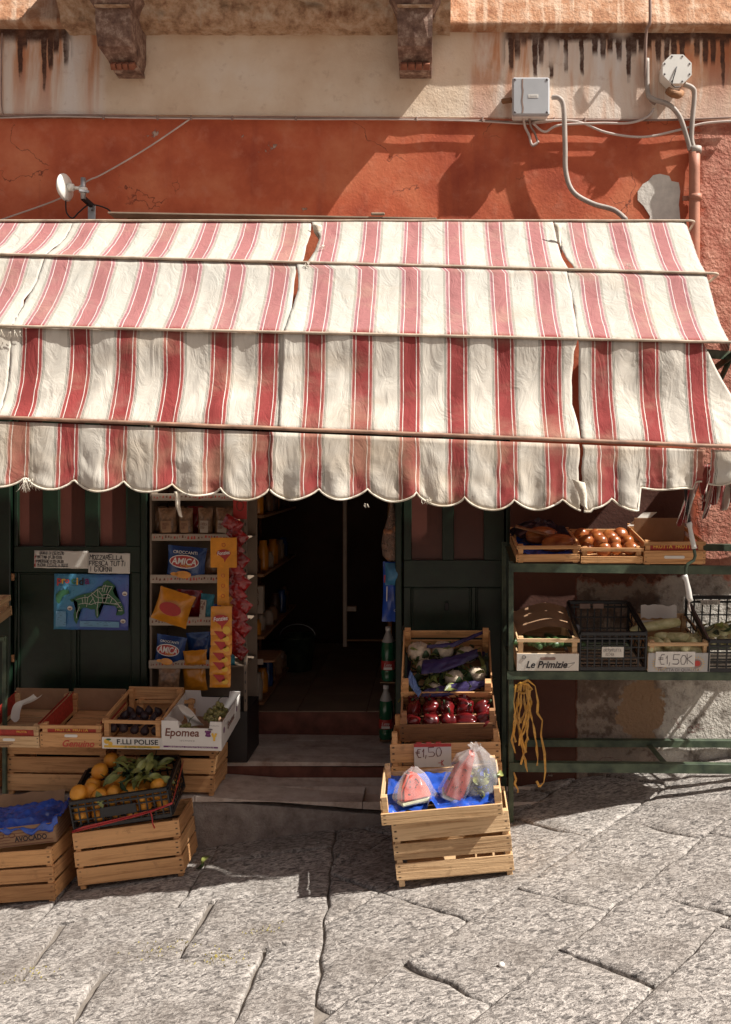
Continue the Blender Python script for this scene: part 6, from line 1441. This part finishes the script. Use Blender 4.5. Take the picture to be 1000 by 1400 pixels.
wire('conduit', 'thick grey flexible conduit curving down from the square box to the awning', [(755,133,-.08),(765,134,-.09),(771,148,-.08),(773,200,-.07),(774,235,-.06),(784,262,-.06),(810,278,-.07),(840,287,-.10),(856,300,-.16)], -.06, .0135, 'conduit', 10)
wire('conduit', 'thick grey conduit sweeping from the octagon box down to the wall pipe', [(885,80,-.05),(886,125,-.05),(893,135,-.06),(915,143,-.07),(930,160,-.06),(941,192,-.05),(944,205,-.05)], -.05, .013, 'conduit', 10)
wire('conduit', 'grey conduit bending from the right of the octagon box down to the pipe', [(936,115,-.08),(947,120,-.08),(950,130,-.07),(947,165,-.06),(946,190,-.05),(950,205,-.05)], -.05, .013, 'conduit', 10)
wire('conduit', 'thin red brown conduit running down the cornice to the octagon box', [(889,-8,-.13),(889,30,-.12),(884,45,-.08),(883,110,-.05),(889,135,-.05),(897,142,-.05)], -.05, .008, 'cable', 8)
wire('cable', 'long bundle of painted cables along the foot of the tan frieze', [(-60,154),(0,158),(60,157),(150,158),(250,161),(350,160),(450,161),(550,162),(650,164),(700,166),(800,164),(900,164),(1010,160)], -.034, .0058, 'cable', 6)
wire('cable', 'second painted cable just below the bundle along the frieze foot', [(0,161),(80,159),(180,161),(300,162),(420,163),(520,163),(640,165),(720,169),(760,165)], -.036, .004, 'cable_white', 6)
wire('cable', 'thin vertical cable at the left edge of the tan frieze', [(3,45),(2,90),(3,150),(12,159)], -.036, .004, 'cable', 6)
wire('cable', 'thin diagonal cable crossing the shaded red wall down to the left', [(262,161,-.03),(200,203,-.03),(140,238,-.035),(120,247,-.035),(80,272,-.03),(0,301,-.03),(-40,318,-.03)], -.03, .0045, 'cable_white', 6)
wire('cable', 'pale sagging cable looping under the frieze towards the right edge', [(728,168),(745,165),(790,166),(830,181),(880,187),(930,177),(965,168),(1010,165)], -.045, .0065, 'cable_white', 8)
wire('cable', 'pale cable curving up to the conduit from the frieze foot', [(729,168),(745,180),(765,171),(820,168),(860,168),(885,160),(895,148)], -.048, .0065, 'cable_white', 8)
wire('cable', 'stubby painted cable end hanging below the square box, left', [(716,158,-.07),(718,172),(724,185),(728,198),(737,193)], -.05, .007, 'cable_white', 7)
wire('cable', 'stubby brown cable end hanging below the square box, right', [(724,158,-.07),(726,172),(732,183),(735,195),(728,200)], -.05, .006, 'cable', 7)
pp_ = thing('wall_pipe', 'painted vertical drain pipe with clamp on the right of the red wall', 'pipe', P(951, 640, -.045)); mb = MB(); q0 = Vector(pp_.location)
mb.tube([P(950, y, -.045)-q0 for y in (203, 230, 290, 330, 420)], [.030,.0285,.0285,.0285,.0285], 16); mb.build('pipe_tube', 'pipe', pp_)
MB().tube([P(951, 201, -.045)-q0, P(951, 209, -.045)-q0], .033, 16).build('pipe_mouth', 'conduit', pp_); MB().tube([P(951, 266, -.045)-q0, P(951, 274, -.045)-q0], .034, 16).build('pipe_clamp', 'pipe', pp_); MB().box(P(934, 274, -.02)-q0, P(945, 268, -.01)-q0, 0, .002).build('clamp_ear', 'pipe', pp_)
pt_ = MB(); pp2 = [(872,262),(879,252),(886,248),(893,240),(902,238),(915,241),(918,248),(928,250),(930,262),(928,280),(930,300),(928,312),(885,312),(889,296),(880,282),(872,274)]
c0 = P(900, 275, 0); pr = [(P(a, b, 0).x-c0.x, P(a, b, 0).z-c0.z) for a, b in pp2]
bm = bmesh.new(); vs = [bm.verts.new((x, 0, z)) for x, z in pr]; f = bm.faces.new(vs); r2 = bmesh.ops.extrude_face_region(bm, geom=[f]); bmesh.ops.translate(bm, verts=[v for v in r2['geom'] if isinstance(v, bmesh.types.BMVert)], vec=(0, .01, 0)); bmesh.ops.triangulate(bm, faces=[q for q in bm.faces if len(q.verts) > 4]); bmesh.ops.recalc_face_normals(bm, faces=bm.faces)
me = bpy.data.meshes.new('plaster_patch'); bm.to_mesh(me); bm.free(); me.materials.append(M['oldpaint']); struct(link('plaster_patch', me, None, (c0.x, -.009, c0.z)))
# small antenna dish
dh = thing('antenna_dish', 'small white oval antenna dish on a steel bracket above the awning', 'antenna', P(124, 303, -.05)); do = Vector(dh.location); dp = lambda a, b, y=-.12: P(a, b, y)-do
T = Matrix.Translation(dp(89, 256)) @ Matrix.Rotation(R(-12), 4, 'Z') @ Matrix.Rotation(R(-90), 4, 'Y')
MB().lathe([(0,.026),(.03,.024),(.055,.015),(.070,.002),(.071,-.003),(.060,-.010),(.03,-.018),(0,-.020)], 28, 0, T).build('dish', 'white_plastic', dh)
MB().tube([dp(94,256), dp(101,256)], [.024,.018], 12).build('feed_hub', 'white_plastic', dh); MB().tube([dp(100,256), dp(113,258)], .009, 8).build('arm', 'white_plastic', dh)
MB().tube([dp(114,243), dp(114,272)], .0135, 14).build('mast', 'steel', dh); MB().tube([dp(114,257), dp(114,263)], .022, 12).build('mast_clamp', 'white_plastic', dh); MB().bar(dp(108,260,-.15), dp(122,262,-.13), .012, .012).build('clamp_bolt', 'steel', dh)
MB().bar(dp(113,270), dp(126,281,-.06), .02, .026).build('bracket_arm', 'cable_black', dh)
MB().box(dp(120,304,-.045), dp(131,281,-.038), 0, .002).build('wall_plate', 'steel', dh)
for y in (287, 301): MB().lathe([(0,.003),(.006,.002),(.006,-.002)], 8, 0, Matrix.Translation(dp(126, y, -.047)) @ Matrix.Rotation(R(90), 4, 'X')).build('bolt', 'ink_grey', dh)
wire('cable', 'black cable looping from the antenna dish behind the awning', [(90,273,-.12),(91,290,-.11),(99,298,-.11),(108,290,-.10),(121,280,-.09),(135,281,-.08),(148,286,-.06),(153,293,-.06)], -.1, .004, 'cable_black', 6)
st_ = MB(); rr = random.Random(2)
for k, px in enumerate((142, 216, 262, 318, 405, 570, 660, 758, 800)):
    q = P(px, 160+px*.005, -.036); o = MB().box((-.005, -.010, -.012), (.005, .0, .012), 0, .002).build('cable_clip', 'cable', None, q); tag(o, 'small painted cable clip holding the cable bundle on the frieze foot', 'cable clip', 'cable clips along the frieze')
# out of view, an added side curtain and street wall shape the shade
# pebble and scattered yellow lichen on the street
o = MB().lathe([(0,.011),(.008,.009),(.012,.003),(.010,-.003),(0,-.004)], 10).build('pebble', 'ink_white', None, gl(686, -1.69)+Vector((0,0,.004))); tag(o, 'small white pebble lying in a joint of the street paving', 'pebble')
for (x, y, n, sp) in ((-.80, -1.38, 70, .07), (-1.05, -1.25, 60, .10), (-1.55, -1.30, 40, .08), (-.70, -1.20, 30, .06)):
    mb = MB(); rr = random.Random(int(x*100))
    for k in range(n):
        a, b = x+rr.gauss(0, sp), y+rr.gauss(0, sp*.45); s_ = rr.uniform(.002, .006); an = rr.uniform(0, 3)
        z = gz(a)+.012; mb.add([(a-s_*math.cos(an), b-s_*math.sin(an), z-.004), (a+s_*math.cos(an), b+s_*math.sin(an), z-.004), (a, b, z+.003)], [(0,1,2)])
    o = mb.build('dry_moss', simple('dry_moss', (.40,.33,.08), .9, var=.5) if 'dry_moss' not in M else M['dry_moss'], None, fix=False); o['kind'] = 'stuff'; o['label'] = 'sparse yellow dry moss in the street stones'
